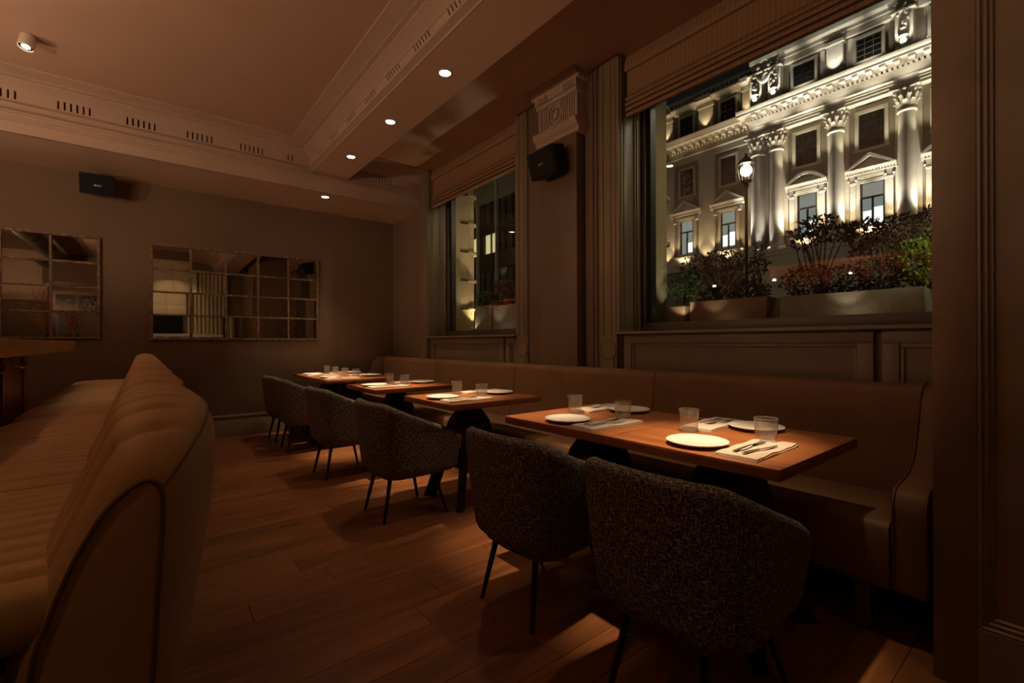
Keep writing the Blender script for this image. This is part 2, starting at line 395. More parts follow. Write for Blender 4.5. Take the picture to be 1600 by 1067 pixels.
blocks_x(-1.7, 1.43, .49, .043, lambda a, b: box(a, b, YFR - .056, YFR - .028, 3.366, 3.446).build('dentil_block', 'trimw', ce))
box(XL, -1.7, YFR - .056, YFR - .028, 3.366, 3.446).build('dentil_block', 'trimw', ce)
box(1.43, 1.66, YFR - .056, YFR - .028, 3.366, 3.446).build('dentil_block', 'trimw', ce)
blocks_x(2.32, 3.14, .49, .043, lambda a, b: box(a, b, YFR - .056, YFR - .028, 3.366, 3.446).build('dentil_block', 'trimw', ce))
box(2.09, 2.32, YFR - .056, YFR - .028, 3.366, 3.446).build('dentil_block', 'trimw', ce)
# beam side (faces -X)
MB().prism([(1.66 - o, z) for o, z in CU], 'Y', YF, YFR).build('cornice', 'trimw', ce)
box(1.63, 1.66, YF, YFR, 3.362, 3.447).build('dentil_backing', 'joint', ce)  # slot shade put into the backing colour here too
MB().prism([(1.66, ZS), (1.648, ZS), (1.648, ZS + .02), (1.60, ZS + .034), (1.60, 3.366), (1.66, 3.366)], 'Y', YF, YFR).build('bead', 'trimw', ce)
blocks_x(.35, YFR - .06, .49, .043, lambda a, b: MB().prism([(1.634, 3.366), (1.612, 3.366), (1.588, 3.405), (1.612, 3.446), (1.634, 3.446)], 'Y', a, b).build('dentil_block', 'trimw', ce))
box(1.604, 1.632, YF, .35, 3.366, 3.446).build('dentil_block', 'trimw', ce)

# ================================================================== WINDOW WALL
wr = struct('wall_right', 'panelled window wall with casings and pilaster')
XW, XC, XO = 3.14, 3.06, 3.735      # wall face, casing face, outer stone face
def wp(name, mat, *a, bevel=0): return box(*a).build(name, mat, wr, bevel=bevel)
W1, W2 = (3.757, 5.69), (.32, 2.43)
wp('wall_surface', 'panel', XW, XO, W1[1], YB, 0, 4.0)                 # beyond window 1
wp('wall_surface', 'panel2', XW - .03, XO, W2[1] + .0, W1[0], 0, 4.0)   # between the windows
for w in (W1, W2):
    wp('wall_surface', 'panel', XW, 3.45, w[0], w[1], 0, 1.25); wp('wall_surface', 'stone', 3.45, XO, w[0], w[1], -.6, 1.33)
    wp('lintel', 'panel', 3.34, XO, w[0], w[1], 3.4, 4.0)
    wp('window_board', 'panel', XC - .035, 3.45, w[0] - .02, w[1], 1.262, 1.285, bevel=.006)
# outer stone reveals
for y0, y1 in ((W1[1], W1[1] + .02), (W2[1], W2[1] + .02)):
    wp('stone_reveal', 'reveal', 3.46, XO + .01, y0 - .015, y1, 1.33, 4.2)
# casings with a roundel foot
def casing(y0, y1, z0=0):
    n = 4; w = (y1 - y0)
    prof = [(XW, y0), (XC + .012, y0), (XC, y0 + .008), (XC, y0 + .22 * w), (XC + .010, y0 + .25 * w), (XC + .010, y0 + .30 * w), (XC + .002, y0 + .33 * w),
            (XC + .002, y0 + .67 * w), (XC + .010, y0 + .70 * w), (XC + .010, y0 + .75 * w), (XC, y0 + .78 * w), (XC, y1 - .008), (XC + .012, y1), (XW, y1)]
    MB().prism(prof, 'Z', 1.262, ZC).build('casing', 'panel', wr)
    yc = (y0 + y1) / 2; R = w * .47
    wp('casing_foot', 'panel', XC + .006, XW, y0, y1, 0, 1.262)
    for k, (r, t) in enumerate(((R, .014), (R * .90, .006))):
        pl = [(yc + r * math.cos(a * PI / 18), 1.13 + r * math.sin(a * PI / 18)) for a in range(36)]
        if k == 0:
            m = MB(); inner = [(yc + r * .90 * math.cos(a * PI / 18), 1.13 + r * .90 * math.sin(a * PI / 18)) for a in range(36)]
            for i in range(36):
                j = (i + 1) % 36
                m.add([(XC - .004, *pl[i]), (XC - .004, *pl[j]), (XC - .004, *inner[j]), (XC - .004, *inner[i]), (XC + .02, *pl[i]), (XC + .02, *pl[j]), (XC + .02, *inner[j]), (XC + .02, *inner[i])],
                      [(0, 1, 2, 3), (0, 4, 5, 1), (3, 2, 6, 7)])
            m.build('roundel', 'panel', wr)
        else: MB().prism(pl, 'X', XC + .001, XC + .02).build('roundel', 'panel', wr)
    wp('foot_panel', 'panel', XC - .004, XC + .02, y0 + .03, y1 - .03, .28, 1.262 - 2 * R - .03, bevel=.004)
casing(5.70, 5.90); casing(3.575, 3.745); casing(2.445, 2.625)
# jamb linings (face -Y) of both windows, with vertical beads
for y in (W1[1], W2[1]):
    wp('jamb_lining', 'panel', XC + .005, 3.36, y - .012, y + .03, 1.285, ZC)
    for xa, xb, d in ((3.085, 3.10, .022), (3.125, 3.235, .018), (3.262, 3.275, .026), (3.30, 3.345, .020)):
        wp('jamb_bead', 'panel', xa, xb, y - d, y, 1.285, ZC, bevel=.003)
for y in (W1[0], W2[0]): wp('jamb_lining', 'panel', XC + .005, 3.36, y - .03, y + .01, 1.285, ZC)
# apron panels below the windows
def apron(y0, y1):
    x = XW - .0
    wp('apron', 'panel', x - .02, x + .02, y0, y1, 0, 1.262)
    m = .075
    for a in ((y0, y1, 1.19, 1.262), (y0, y0 + m, .28, 1.19), (y1 - m, y1, .28, 1.19)): wp('apron_rail', 'panel', x - .045, x - .015, *a, bevel=.004)
    m2 = m + .018
    for a in ((y0 + m, y1 - m, 1.165, 1.19), (y0 + m, y0 + m2, .28, 1.165), (y1 - m2, y1 - m, .28, 1.165)): wp('apron_moulding', 'panel', x - .034, x - .015, *a, bevel=.004)
apron(.735, 2.40); apron(.345, .700); apron(4.02, 5.65); apron(3.757, 3.99)
# strips and pilaster between the windows
wp('strip', 'panel2', XW - .075, XW, 3.30, 3.548, 0, ZC)
wp('strip', 'panel2', XW - .06, XW, 2.63, 2.80, 0, ZC)
wp('strip_bead', 'panel2', XW - .072, XW - .05, 2.655, 2.667, 0, ZC); wp('strip_bead', 'panel2', XW - .072, XW - .05, 2.70, 2.712, 0, ZC)
pil = wp('pilaster', 'panel2', 2.985, XW, 2.815, 3.285, 0, 3.10, bevel=.006)
def pp(name, *a, bevel=0): return box(*a).build(name, 'trimw', pil, bevel=bevel)
P0, P1 = 2.795, 3.30
MB().prism([(3.0, 3.045), (2.972, 3.05), (2.972, 3.085), (2.955, 3.10), (2.935, 3.125), (2.928, 3.14), (2.928, 3.165), (3.1, 3.17), (3.1, 3.045)], 'Y', P0 - .02, P1 + .03).build('lower_moulding', 'trimw', pil)
for k in range(3): pp('bead_slot', 2.922, 2.94, P0 + .06 + k * .15, P0 + .14 + k * .15, 3.146, 3.160, bevel=.004)
pp('frieze_block', 2.978, 3.1, P0 + .005, P1 - .0, 3.165, 3.42)
for k in range(17):
    y = P0 + .03 + k * .0275
    if abs(y - (P0 + P1) / 2 - .02) < .075: continue
    pp('flute', 2.966, 2.985, y, y + .016, 3.185, 3.40, bevel=.004)
yc = (P0 + P1) / 2 + .02
for r0, x0 in ((.085, 2.962), (.045, 2.956)):
    ring = MB().tube([(x0 + .006, yc + r0 * math.cos(a * PI / 12), 3.292 + r0 * 1.15 * math.sin(a * PI / 12)) for a in range(24)], .006, 6, closed=True)
    ring.build('medallion', 'trimw', pil)
pp('neck', 2.955, 3.1, P0 - .008, P1 + .012, 3.40, 3.44, bevel=.005)
pp('dentil_backing', 2.97, 3.1, P0 - .002, P1 + .004, 3.44, 3.51)
cur = P0 - .012
for g in (P0 + .02, P1 - .15):
    for k in range(5):
        a = g + k * .027
        if a > cur: pp('dentil_block', 2.945, 2.975, cur, a, 3.44, 3.505)
        cur = a + .010
pp('dentil_block', 2.945, 2.975, cur, P1 + .016, 3.44, 3.505)
MB().prism([(3.1, 3.503), (2.945, 3.503), (2.935, 3.52), (2.905, 3.535), (2.905, 3.55), (2.885, 3.552), (2.885, ZC), (3.1, ZC)], 'Y', P0 - .05, P1 + .06).build('abacus', 'trimw', pil)

# windows : frame rails and panes
for n, (y0, y1) in ((1, W1), (2, W2)):
    wn = struct('window_%d' % n)
    for nm, a in (('bottom_rail', (3.375, 3.44, y0, y1, 1.285, 1.362)), ('top_rail', (3.375, 3.44, y0, y1, 3.33, 3.42)), ('stile', (3.375, 3.44, y1 - .05, y1, 1.362, 3.33)), ('stile', (3.375, 3.44, y0, y0 + .05, 1.362, 3.33))):
        box(*a).build(nm, 'frame', wn, bevel=.004)
    box(3.40, 3.475, y1 - .085, y1 - .0, 1.345, 3.33).build('gasket', 'blackframe', wn)
    box(3.403, 3.409, y0 + .03, y1 - .07, 1.35, 3.35).build('pane', 'pane', wn)
# window 3 : in the wall behind the camera (seen in the wall mirrors)
wn = struct('window_3')
for a in ((.2, .26, 1.35, 3.3), (1.09, 1.15, 1.35, 3.3)): box(a[0], a[1], YF - .12, YF - .05, a[2], a[3]).build('stile', 'frame', wn)
for a in ((1.35, 1.42), (3.24, 3.3)): box(.2, 1.15, YF - .12, YF - .05, *a).build('rail', 'frame', wn)
box(.2, 1.15, YF - .10, YF - .094, 1.36, 3.3).build('pane', 'fdark', wn)

# right-hand pier with a panelled face
pr_ = struct('wall_pier', 'brown painted pier with moulded panel')
XP = 2.211
box(XP + .03, XO, -1.2, .355, 0, ZC).build('pier_core', 'pier', pr_)
box(XP, XP + .05, .241, .355, 0, ZC).build('stile', 'pier', pr_, bevel=.004)
box(XP, XP + .05, -1.2, .241, 0, .223).build('bottom_rail', 'pier', pr_)
MB().prism([(.241, XP + .05), (.241, XP + .004), (.232, XP + .002), (.228, XP + .014), (.216, XP + .010), (.212, XP + .022), (.203, XP + .020), (.198, XP + .031), (.198, XP + .05)][::-1] and
           [(XP + .05, .241), (XP + .004, .241), (XP + .002, .232), (XP + .014, .228), (XP + .010, .216), (XP + .022, .212), (XP + .020, .203), (XP + .031, .198), (XP + .05, .198)], 'Z', .223, ZC).build('panel_moulding', 'pier', pr_)
MB().prism([(XP + .05, .223), (XP + .004, .223), (XP + .002, .232), (XP + .014, .236), (XP + .010, .248), (XP + .022, .252), (XP + .020, .261), (XP + .031, .266), (XP + .05, .266)], 'Y', -1.2, .241).build('panel_moulding', 'pier', pr_)

# ================================================================== ROMAN BLINDS
def blind(y0, y1, label):
    t = thing('roman_blind', label, 'blind', (3.15, (y0 + y1) / 2, 3.05), 'roman blinds on the window wall')
    box(3.16, 3.22, y0, y1, 3.50, 3.565).build('head_rail', 'blind', t)
    MB().prism([(3.165, 3.555), (3.135, 3.55), (3.118, 3.50), (3.106, 3.455), (3.104, 3.437), (3.112, 3.424), (3.13, 3.422), (3.165, 3.43)], 'Y', y0, y1, True).build('valance', 'blind', t)
    MB().prism([(3.165, 3.44), (3.138, 3.425), (3.134, 3.35), (3.137, 3.28), (3.130, 3.225), (3.165, 3.22)], 'Y', y0 + .01, y1 - .01, True).build('fabric_panel', 'blind', t)
    for z, d in ((3.195, .0), (3.150, .006), (3.108, .004), (3.066, -.004)):
        MB().prism([(3.17, z + .040), (3.140 - d, z + .034), (3.122 - d, z + .016), (3.115 - d, z), (3.120 - d, z - .010), (3.136 - d, z - .012), (3.15, z - .002), (3.17, z)], 'Y', y0 + .005, y1 - .005, True).build('fold', 'blind', t)
    return t
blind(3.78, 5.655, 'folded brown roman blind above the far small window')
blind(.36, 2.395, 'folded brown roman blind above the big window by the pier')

# ================================================================== CEILING LIGHTS
def downlight(x, y, z, label):
    t = thing('downlight', label, 'light', (x, y, z), 'recessed ceiling downlights')
    MB().lathe([(.052, .004), (.052, -.004), (.046, -.006), (.042, -.002), (.042, .004)], 28, (x, y, z)).build('trim_ring', 'white', t)
    MB().lathe([(.0001, -.003), (.042, -.003), (.042, .0)], 24, (x, y, z), capb=False, capt=False).build('diffuser', 'diffuser', t)
    return t
DL = [(1.86, 5.23), (1.86, 4.17), (1.86, 3.15), (1.86, 2.10), (1.86, 1.04), (1.86, -.02)]
NM = ['farthest from the camera on the beam', 'second from the back wall on the beam', 'third from the back wall on the beam']
for i, (x, y) in enumerate(DL[:3]):
    downlight(x, y, ZS, 'round lit downlight ' + NM[i])
downlight(1.86, 6.18, ZB, 'round lit downlight in the low soffit by the back wall')
for x, y in DL:
    k = .05 if y < .5 else .7 if 1.5 < y < 3 else 1.
    spot((x, y, ZS - .02), (x + .02, y, 0), E_DOWN * k, 24, 1., .03); spot((x, y, ZS - .02), (x + .02, y, 0), E_DOWN * k * .075, 42, 1., .03); spot((x, y, ZS - .02), (x + .02, y, 0), E_SKIRT * (1 if y > 3 else .28 if y > .5 else .12), 72, .55, .03)
spot((1.86, 6.18, ZB - .02), (1.88, 6.2, 0), E_DOWN * .8, 36, 1., .03); spot((1.86, 6.18, ZB - .02), (1.88, 6.2, 0), E_SKIRT * .8, 72, .55, .03)
t = thing('ceiling_spotlight', 'small white cylinder spotlight under the coffered ceiling', 'light', (-.67, 5.1, ZC))
mrot = Matrix.Rotation(math.radians(8), 4, 'Y') @ Matrix.Rotation(math.radians(-12), 4, 'X')
def rotlathe(prof, c, n=24, **k):
    m = MB().lathe(prof, n, **k); m.v = [tuple(Vector(c) + mrot @ Vector(p)) for p in m.v]; return m
MB().lathe([(.035, 0), (.035, -.012), (.02, -.016)], 20, (-.67, 5.1, ZC)).build('mount', 'white', t)
rotlathe([(.030, -.008), (.046, -.012), (.048, -.02), (.048, -.105), (.044, -.108), (.041, -.098)], (-.67, 5.1, ZC), capt=False).build('body', 'white', t)
rotlathe([(.0001, -.1), (.041, -.1), (.041, -.096)], (-.67, 5.1, ZC)).build('reflector', 'black', t)
rotlathe([(.0001, -.104), (.022, -.104), (.026, -.1)], (-.67, 5.1, ZC)).build('bulb', 'diffuser', t)
spot((-.70, 5.06, ZC - .2), (-.9, 4.9, 0), E_ROOM, 70, .7, .03)
for y in (5.0, 3.4, 1.8, .4): spot((-1.3, y, ZC - .05), (-1.0, y, 0), E_ROOM, 70, .8, .04, AMBER)  # unseen amber spots added over the bar to warm the seats
for x in (.6, 1.6): spot((x, -1.3, ZC - .05), (x, -2.2, 1.6), 45, 75, .7, .04)  # unseen spots added to brighten the mirrored curtain and blind

# ================================================================== LOUDSPEAKERS
def speaker(label, c, rot, w=.30, hh=.215, d=.16, reach=.17):
    t = thing('speaker', label, 'speaker', (0, 0, 0))
    pr = [(-w / 2, -.01), (w / 2, -.01), (w / 2 - .02, d), (-w / 2 + .02, d)]
    MB().prism(pr, 'Z', -hh / 2, hh / 2).build('cabinet', 'blackcase', t, bevel=.012)
    MB().box(-w / 2 + .008, w / 2 - .008, -.02, -.008, -hh / 2 + .008, hh / 2 - .008).build('grille', 'grille', t, bevel=.006)
    MB().box(-.03, .03, d - .01, d + reach, -.03, .03).build('bracket', 'black', t, bevel=.004)
    cu = bpy.data.curves.new('badge', 'FONT'); cu.body = 'BOSE'; cu.size = .026; cu.align_x = 'CENTER'; cu.extrude = .0012; cu.shear = .2
    bo = bpy.data.objects.new('badge', cu); COL.objects.link(bo)
    dg = bpy.context.evaluated_depsgraph_get(); me = bpy.data.meshes.new_from_object(bo.evaluated_get(dg)); bpy.data.objects.remove(bo)
    me.materials.append(MT['badge']); ob = bpy.data.objects.new('badge', me); COL.objects.link(ob); ob.parent = t
    ob.rotation_euler = (PI / 2, 0, 0); ob.location = (0, -.0205, -.02)
    t.rotation_euler = rot; t.location = c
    return t
speaker('black box speaker high on the back wall above the mirrors', (-.36, 6.62, 2.90), (math.radians(14), 0, math.radians(-3)))
speaker('black box speaker on the pilaster between the windows', (2.795, 3.055, 2.80), (math.radians(15), 0, math.radians(-93)), .35, .235, .16, .032)

# ================================================================== MIRRORS
def wall_mirror(label, x0, x1, z0, z1, nc, nr, seed):
    rnd = random.Random(seed)
    y = YB - .012
    t = thing('panelled_mirror', label, 'mirror', ((x0 + x1) / 2, YB, z0))
    box(x0, x1, YB - .014, YB - .001, z0, z1).build('backing', 'rust', t)
    fw = .028
    for nm, a in (('frame_rail', (x0, x1, YB - .045, YB - .014, z0, z0 + fw)), ('frame_rail', (x0, x1, YB - .045, YB - .014, z1 - fw, z1)),
              ('frame_stile', (x0, x0 + fw, YB - .045, YB - .014, z0 + fw, z1 - fw)), ('frame_stile', (x1 - fw, x1, YB - .045, YB - .014, z0 + fw, z1 - fw))):
        box(*a).build(nm, 'rust', t, bevel=.004)
    cw, rh = (x1 - x0 - 2 * fw) / nc, (z1 - z0 - 2 * fw) / nr
    for i in range(nc):
        for j in range(nr):
            xa, za = x0 + fw + i * cw, z0 + fw + j * rh
            m = MB().box(-cw / 2 + .001, cw / 2 - .001, -.002, .002, -rh / 2 + .001, rh / 2 - .001)
            o = m.build('pane', 'mirror', t, off=(0, 0, 0)); o.location = Vector((xa + cw / 2, YB - .022, za + rh / 2)) - t.location
            o.rotation_euler = (rnd.gauss(0, .006), 0, rnd.gauss(0, .007))
    for i in range(1, nc):
        x = x0 + fw + i * cw; w = .010 + .004 * rnd.random()
        box(x - w, x + w, YB - .038, YB - .016, z0 + fw, z1 - fw).build('muntin', 'rust', t, bevel=.002, seg=1)
    for i in range(nc):
        for j in range(1, nr):
            z = z0 + fw + j * rh; w = .0085 + .004 * rnd.random()
            box(x0 + fw + i * cw, x0 + fw + (i + 1) * cw, YB - .036, YB - .016, z - w, z + w).build('muntin', 'rust', t, bevel=.002, seg=1)
    return t
k = YB / 6.78
wall_mirror('rust framed window mirror nearest the banquette corner', .078 * k, 1.935 * k, 1.2 + .04 * k, 1.2 + 1.165 * k, 5, 4, 3)
wall_mirror('rust framed window mirror above the bar end', -2.20 * k, -.348 * k, 1.2 + .05 * k, 1.2 + 1.165 * k, 5, 4, 5)

# ================================================================== BANQUETTE
bq = thing('banquette', 'long tan leather banquette along the window wall', 'bench', (2.7, 3.6, 0))
JT = [.50, 1.995, 3.605, 5.17, 6.80]
def rounded(poly, r=.02, n=3):
    out = []; L = len(poly)
    for i in range(L):
        p, a, b = Vector(poly[i]).to_2d(), Vector(poly[i - 1]).to_2d(), Vector(poly[(i + 1) % L]).to_2d()
        da, db = (a - p), (b - p); rr = min(r, da.length * .45, db.length * .45)
        s, e = p + da.normalized() * rr, p + db.normalized() * rr
        for q in range(n + 1):
            u = q / n; out.append(tuple(s * (1 - u) ** 2 + p * 2 * u * (1 - u) + e * u ** 2))
    return out
BP = rounded([(2.845, .43), (2.90, .70), (2.925, .955), (2.965, .99), (3.04, .985), (3.04, .43)], .045, 4)
SP = rounded([(2.315, .20), (2.30, .34), (2.305, .478), (2.86, .462), (3.03, .44), (3.03, .20)], .045, 4)
for a, b in zip(JT, JT[1:]):
    MB().prism(BP, 'Y', a + .003, b - .003, True).build('backrest', 'tan', bq, bevel=0, sharp=50)
    MB().prism(SP, 'Y', a + .002, b - .002, True).build('seat', 'tan', bq, sharp=50)
    MB().tube([(x - .001, b, z) for x, z in BP[len(BP) // 6 * 0:21]], .004, 6).build('seam', 'tandark', bq) if b < 6.7 else None
WPR = rounded([(2.325, .20), (2.318, .55), (2.345, .606), (2.56, .628), (2.66, .672), (2.74, .80), (2.80, .94), (2.86, .985), (2.96, 1.0), (3.05, 1.0), (3.05, .20)], .03, 3)
for y0, y1 in ((.385, .497), (6.803, 6.90)):
    MB().prism(WPR, 'Y', y0, y1, True).build('end_wing', 'tan', bq, bevel=.012, sharp=50)
    for y in (y0 + .006, y1 - .006):
        MB().tube([(x - .003, y, z + .002) for x, z in WPR[2:34]], .005, 6).build('piping', 'tandark', bq)
for y in (.60, 2.0, 3.6, 5.15, 6.7):
    for x in (2.38, 2.92):
        MB().prism([(x - .03, .20), (x + .03, .20), (x + .018, 0), (x - .018, 0)], 'Y', y - .028, y + .028).build('leg', 'legwood', bq, bevel=.004)

# ================================================================== TABLES
TX0, TX1, TZ = 1.625, 2.43, .78
TY = [(.634, 1.354), (1.358, 2.097), (2.675, 3.405), (3.985, 4.725), (5.35, 6.07), (6.075, 6.80)]
ORD = ['beside the dark pier', 'second from the pier', 'third from the pier', 'fourth from the pier', 'fifth from the pier', 'against the back wall']
TN = ['table beside the pier', 'second table from the pier', 'third table from the pier', 'fourth table from the pier', 'fifth table from the pier', 'table against the back wall']
def table(i):
    y0, y1 = TY[i]; yc = (y0 + y1) / 2
    t = thing('dining_table', 'square oak dining table ' + ORD[i], 'table', (2.03, yc, 0), 'oak dining tables along the banquette')
    box(TX0, TX1, y0, y1, TZ - .042, TZ).build('table_top', 'table', t, bevel=.003)
    cx, cy = 2.0, yc
    box(cx - .11, cx + .11, cy - .11, cy + .11, TZ - .054, TZ - .0425).build('top_plate', 'black', t, bevel=.003)
    # four flat flared legs meeting at a waist
    for k in range(4):
        a = k * PI / 2 + PI / 4 * 0 + (PI / 4)
        d = Vector((math.cos(a), math.sin(a), 0)); s = Vector((-d.y, d.x, 0))
        cl = [(.035, TZ - .054, .032), (.112, .60, .046), (.165, .44, .048), (.31, .008, .046)]
        vs = []
        for r, z, w in cl:
            for sg in (-1, 1):
                for rr in (-1, 1): vs.append(Vector((cx, cy, z)) + d * (r + rr * w) + s * sg * .022)
        fs = [(0, 1, 3, 2), (12, 14, 15, 13)]
        for q in range(3):
            o = q * 4; n = o + 4
            fs += [(o, n, n + 1, o + 1), (o + 2, o + 3, n + 3, n + 2), (o, o + 2, n + 2, n), (o + 1, n + 1, n + 3, o + 3)]
        MB().add(vs, fs).build('leg', 'black', t, bevel=.003, seg=1)
        if k == 0: MB().lathe([(.11, .50), (.105, .56), (.05, TZ - .055)], 4, (cx, cy, 0)).build('hub', 'black', t)
        MB().obox(Vector((cx, cy, .005)) + d * .31, (.10, .05, .010), Matrix.Rotation(a, 3, 'Z')).build('foot_plate', 'black', t)
    return t
for i in range(6): table(i)

# ================================================================== TABLEWARE
def make_plate():
    t = MB().lathe([(.0001, 0), (.072, 0), (.075, .004), (.105, .010), (.119, .016), (.121, .019), (.118, .021), (.104, .0165), (.085, .0125), (.0001, .011)], 40).build('dinner_plate', 'plate', sharp=60); return t
def make_glass():
    o = thing('tumbler', None, None); n = 56
    outer = [(.0001, 0), (.034, 0), (.0365, .003), (.037, .010), (.039, .030), (.0445, .088), (.0455, .102)]
    inner = [(.0445, .102), (.0430, .088), (.037, .030), (.033, .016), (.0001, .013)]
    rib = [0, 0, .0, .012, .022, .010, 0, 0, 0, 0, 0, 0]
    MB().lathe(outer + inner, n, rib=rib).build('bowl', 'tumbler', o)
    MB().lathe([(.0445, .1015), (.0455, .104), (.0465, .1015), (.0455, .0995), (.0445, .1015)], 40, capb=False, capt=False).build('rim', 'tumbler', o)
    MB().lathe([(.0001, .0006), (.033, .0006), (.0335, .010), (.0001, .012)], 32).build('base', 'tumbler', o)
    return o
def make_napkin():
    def fn(z0, h, hx, hy, sk, nm, o):
        def top(u, v):
            x, y = (u - .5) * 2 * hx, (v - .5) * 2 * hy
            return (x, y + sk * x, z0 + h + .0022 * math.sin(x * 21) * math.sin(y * 30 + 1) + .0015 * math.sin(x * 47 + y * 31))
        m = MB(); N = 15; m.grid(top, N, 9)
        # skirt down to z0
        idx = [(i, 0) for i in range(N)] + [(N - 1, j) for j in range(1, 9)] + [(i, 8) for i in range(N - 2, -1, -1)] + [(0, j) for j in range(7, 0, -1)]
        P = [top(i / (N - 1), j / 8) for i, j in idx]; n = len(P)
        m.add(P + [(p[0] * 1.01, p[1] * 1.01, z0) for p in P], [(i, (i + 1) % n, n + (i + 1) % n, n + i) for i in range(n)], True)
        return m.build(nm, 'linen', o, sharp=60)
    o = thing('napkin', None, None)
    fn(.0, .006, .19, .078, .02, 'lower_fold', o); fn(.0063, .0055, .187, .075, .03, 'upper_fold', o)
    return o
def make_fork():
    o = thing('fork', None, None)
    def strip(pts, w, th, nm):   # pts: (x, z), half widths
        m = MB(); vs = []
        for (x, z), h in zip(pts, w):
            vs += [(x, -h, z), (x, h, z), (x, h * .7, z + th), (x, -h * .7, z + th)]
        fs = [(0, 1, 2, 3), tuple(len(vs) - 4 + k for k in (3, 2, 1, 0))]
        for q in range(len(pts) - 1):
            a = q * 4; fs += [(a + k, a + (k + 1) % 4, a + 4 + (k + 1) % 4, a + 4 + k) for k in range(4)]
        m.add(vs, fs, True); return m.build(nm, 'steel', o)
    strip([(-.12, .001), (-.11, .001), (-.06, .004), (.0, .006), (.03, .005), (.045, .003), (.06, .002), (.062, .002)], [.006, .009, .0065, .0036, .0036, .009, .0125, .012], .0022, 'handle')
    for k in range(4):
        y = -.0102 + k * .0068
        m = MB(); vs = []
        for x, z in ((.060, .002), (.078, .0015), (.098, .003), (.118, .006)):
            vs += [(x, y - .0016, z), (x, y + .0016, z), (x, y + .001, z + .002), (x, y - .001, z + .002)]
        fs = [(0, 1, 2, 3), (15, 14, 13, 12)]
        for q in range(3): fs += [(q * 4 + k2, q * 4 + (k2 + 1) % 4, q * 4 + 4 + (k2 + 1) % 4, q * 4 + 4 + k2) for k2 in range(4)]
        m.add(vs, fs).build('tine', 'steel', o)
    return o
def make_knife():
    o = thing('table_knife', None, None)
    MB().prism(rounded([(-.115, -.006), (-.01, -.0048), (-.01, .0048), (-.115, .006)], .005), 'Z', .001, .006).build('handle', 'steel', o, bevel=.0015, seg=1)
    MB().prism([(-.012, -.004), (.05, -.007), (.09, -.006), (.108, -.001), (.108, .003), (-.012, .004)], 'Z', .0022, .004).build('blade', 'steel', o)
    return o
SIDES = {'a': 'aisle side of the ', 'b': 'banquette side of the '}
protos = {}
def place(kind, mk, loc, rz, label, cat, group):
    if kind not in protos: o = protos[kind] = mk()
    else: o = copy_tree(protos[kind])
    o.location = loc; o.rotation_euler = (0, 0, rz); o['label'] = label; o['category'] = cat; o['group'] = group; return o
rt = random.Random(11)
for i, (y0, y1) in enumerate(TY):
    yc = (y0 + y1) / 2
    for s in 'ab':
        sg = 1 if s == 'a' else -1
        w = SIDES[s] + TN[i]
        j = lambda q: rt.uniform(-q, q)
        px, nx = (1.77, 1.845) if s == 'a' else (2.295, 2.245)
        py = yc + .012 + j(.008)
        place('plate', make_plate, (px + j(.006), py, TZ + .0005), 0, 'white round plate, ' + w, 'plate', 'white dinner plates')
        nyy = yc - sg * .20 + j(.008)
        g = j(.05); rz = (0 if s == 'a' else PI) + g
        place('napkin', make_napkin, (nx + j(.01), nyy, TZ + .0005), rz, 'folded beige napkin, ' + w, 'napkin', 'folded linen napkins')
        zc = TZ + .0148
        c_ = Vector((nx, nyy, 0)); d = Matrix.Rotation(rz, 3, 'Z')
        pf = c_ + d @ Vector((-.020, .020, 0)); pk = c_ + d @ Vector((-.035, -.030, 0))
        place('fork', make_fork, (pf.x, pf.y, zc), rz - .03 + j(.06), 'dark steel fork, ' + w, 'fork', 'forks on napkins')
        place('knife', make_knife, (pk.x, pk.y, zc), rz - .10 + j(.06), 'dark steel knife, ' + w, 'knife', 'knives on napkins')
        gx, gy = (2.02, yc - .155) if s == 'a' else (2.005, yc + .185)
        place('tumbler', make_glass, (gx + j(.008), gy + j(.01), TZ + .0005), j(1), 'ribbed glass tumbler, ' + w, 'glass', 'ribbed glass tumblers')

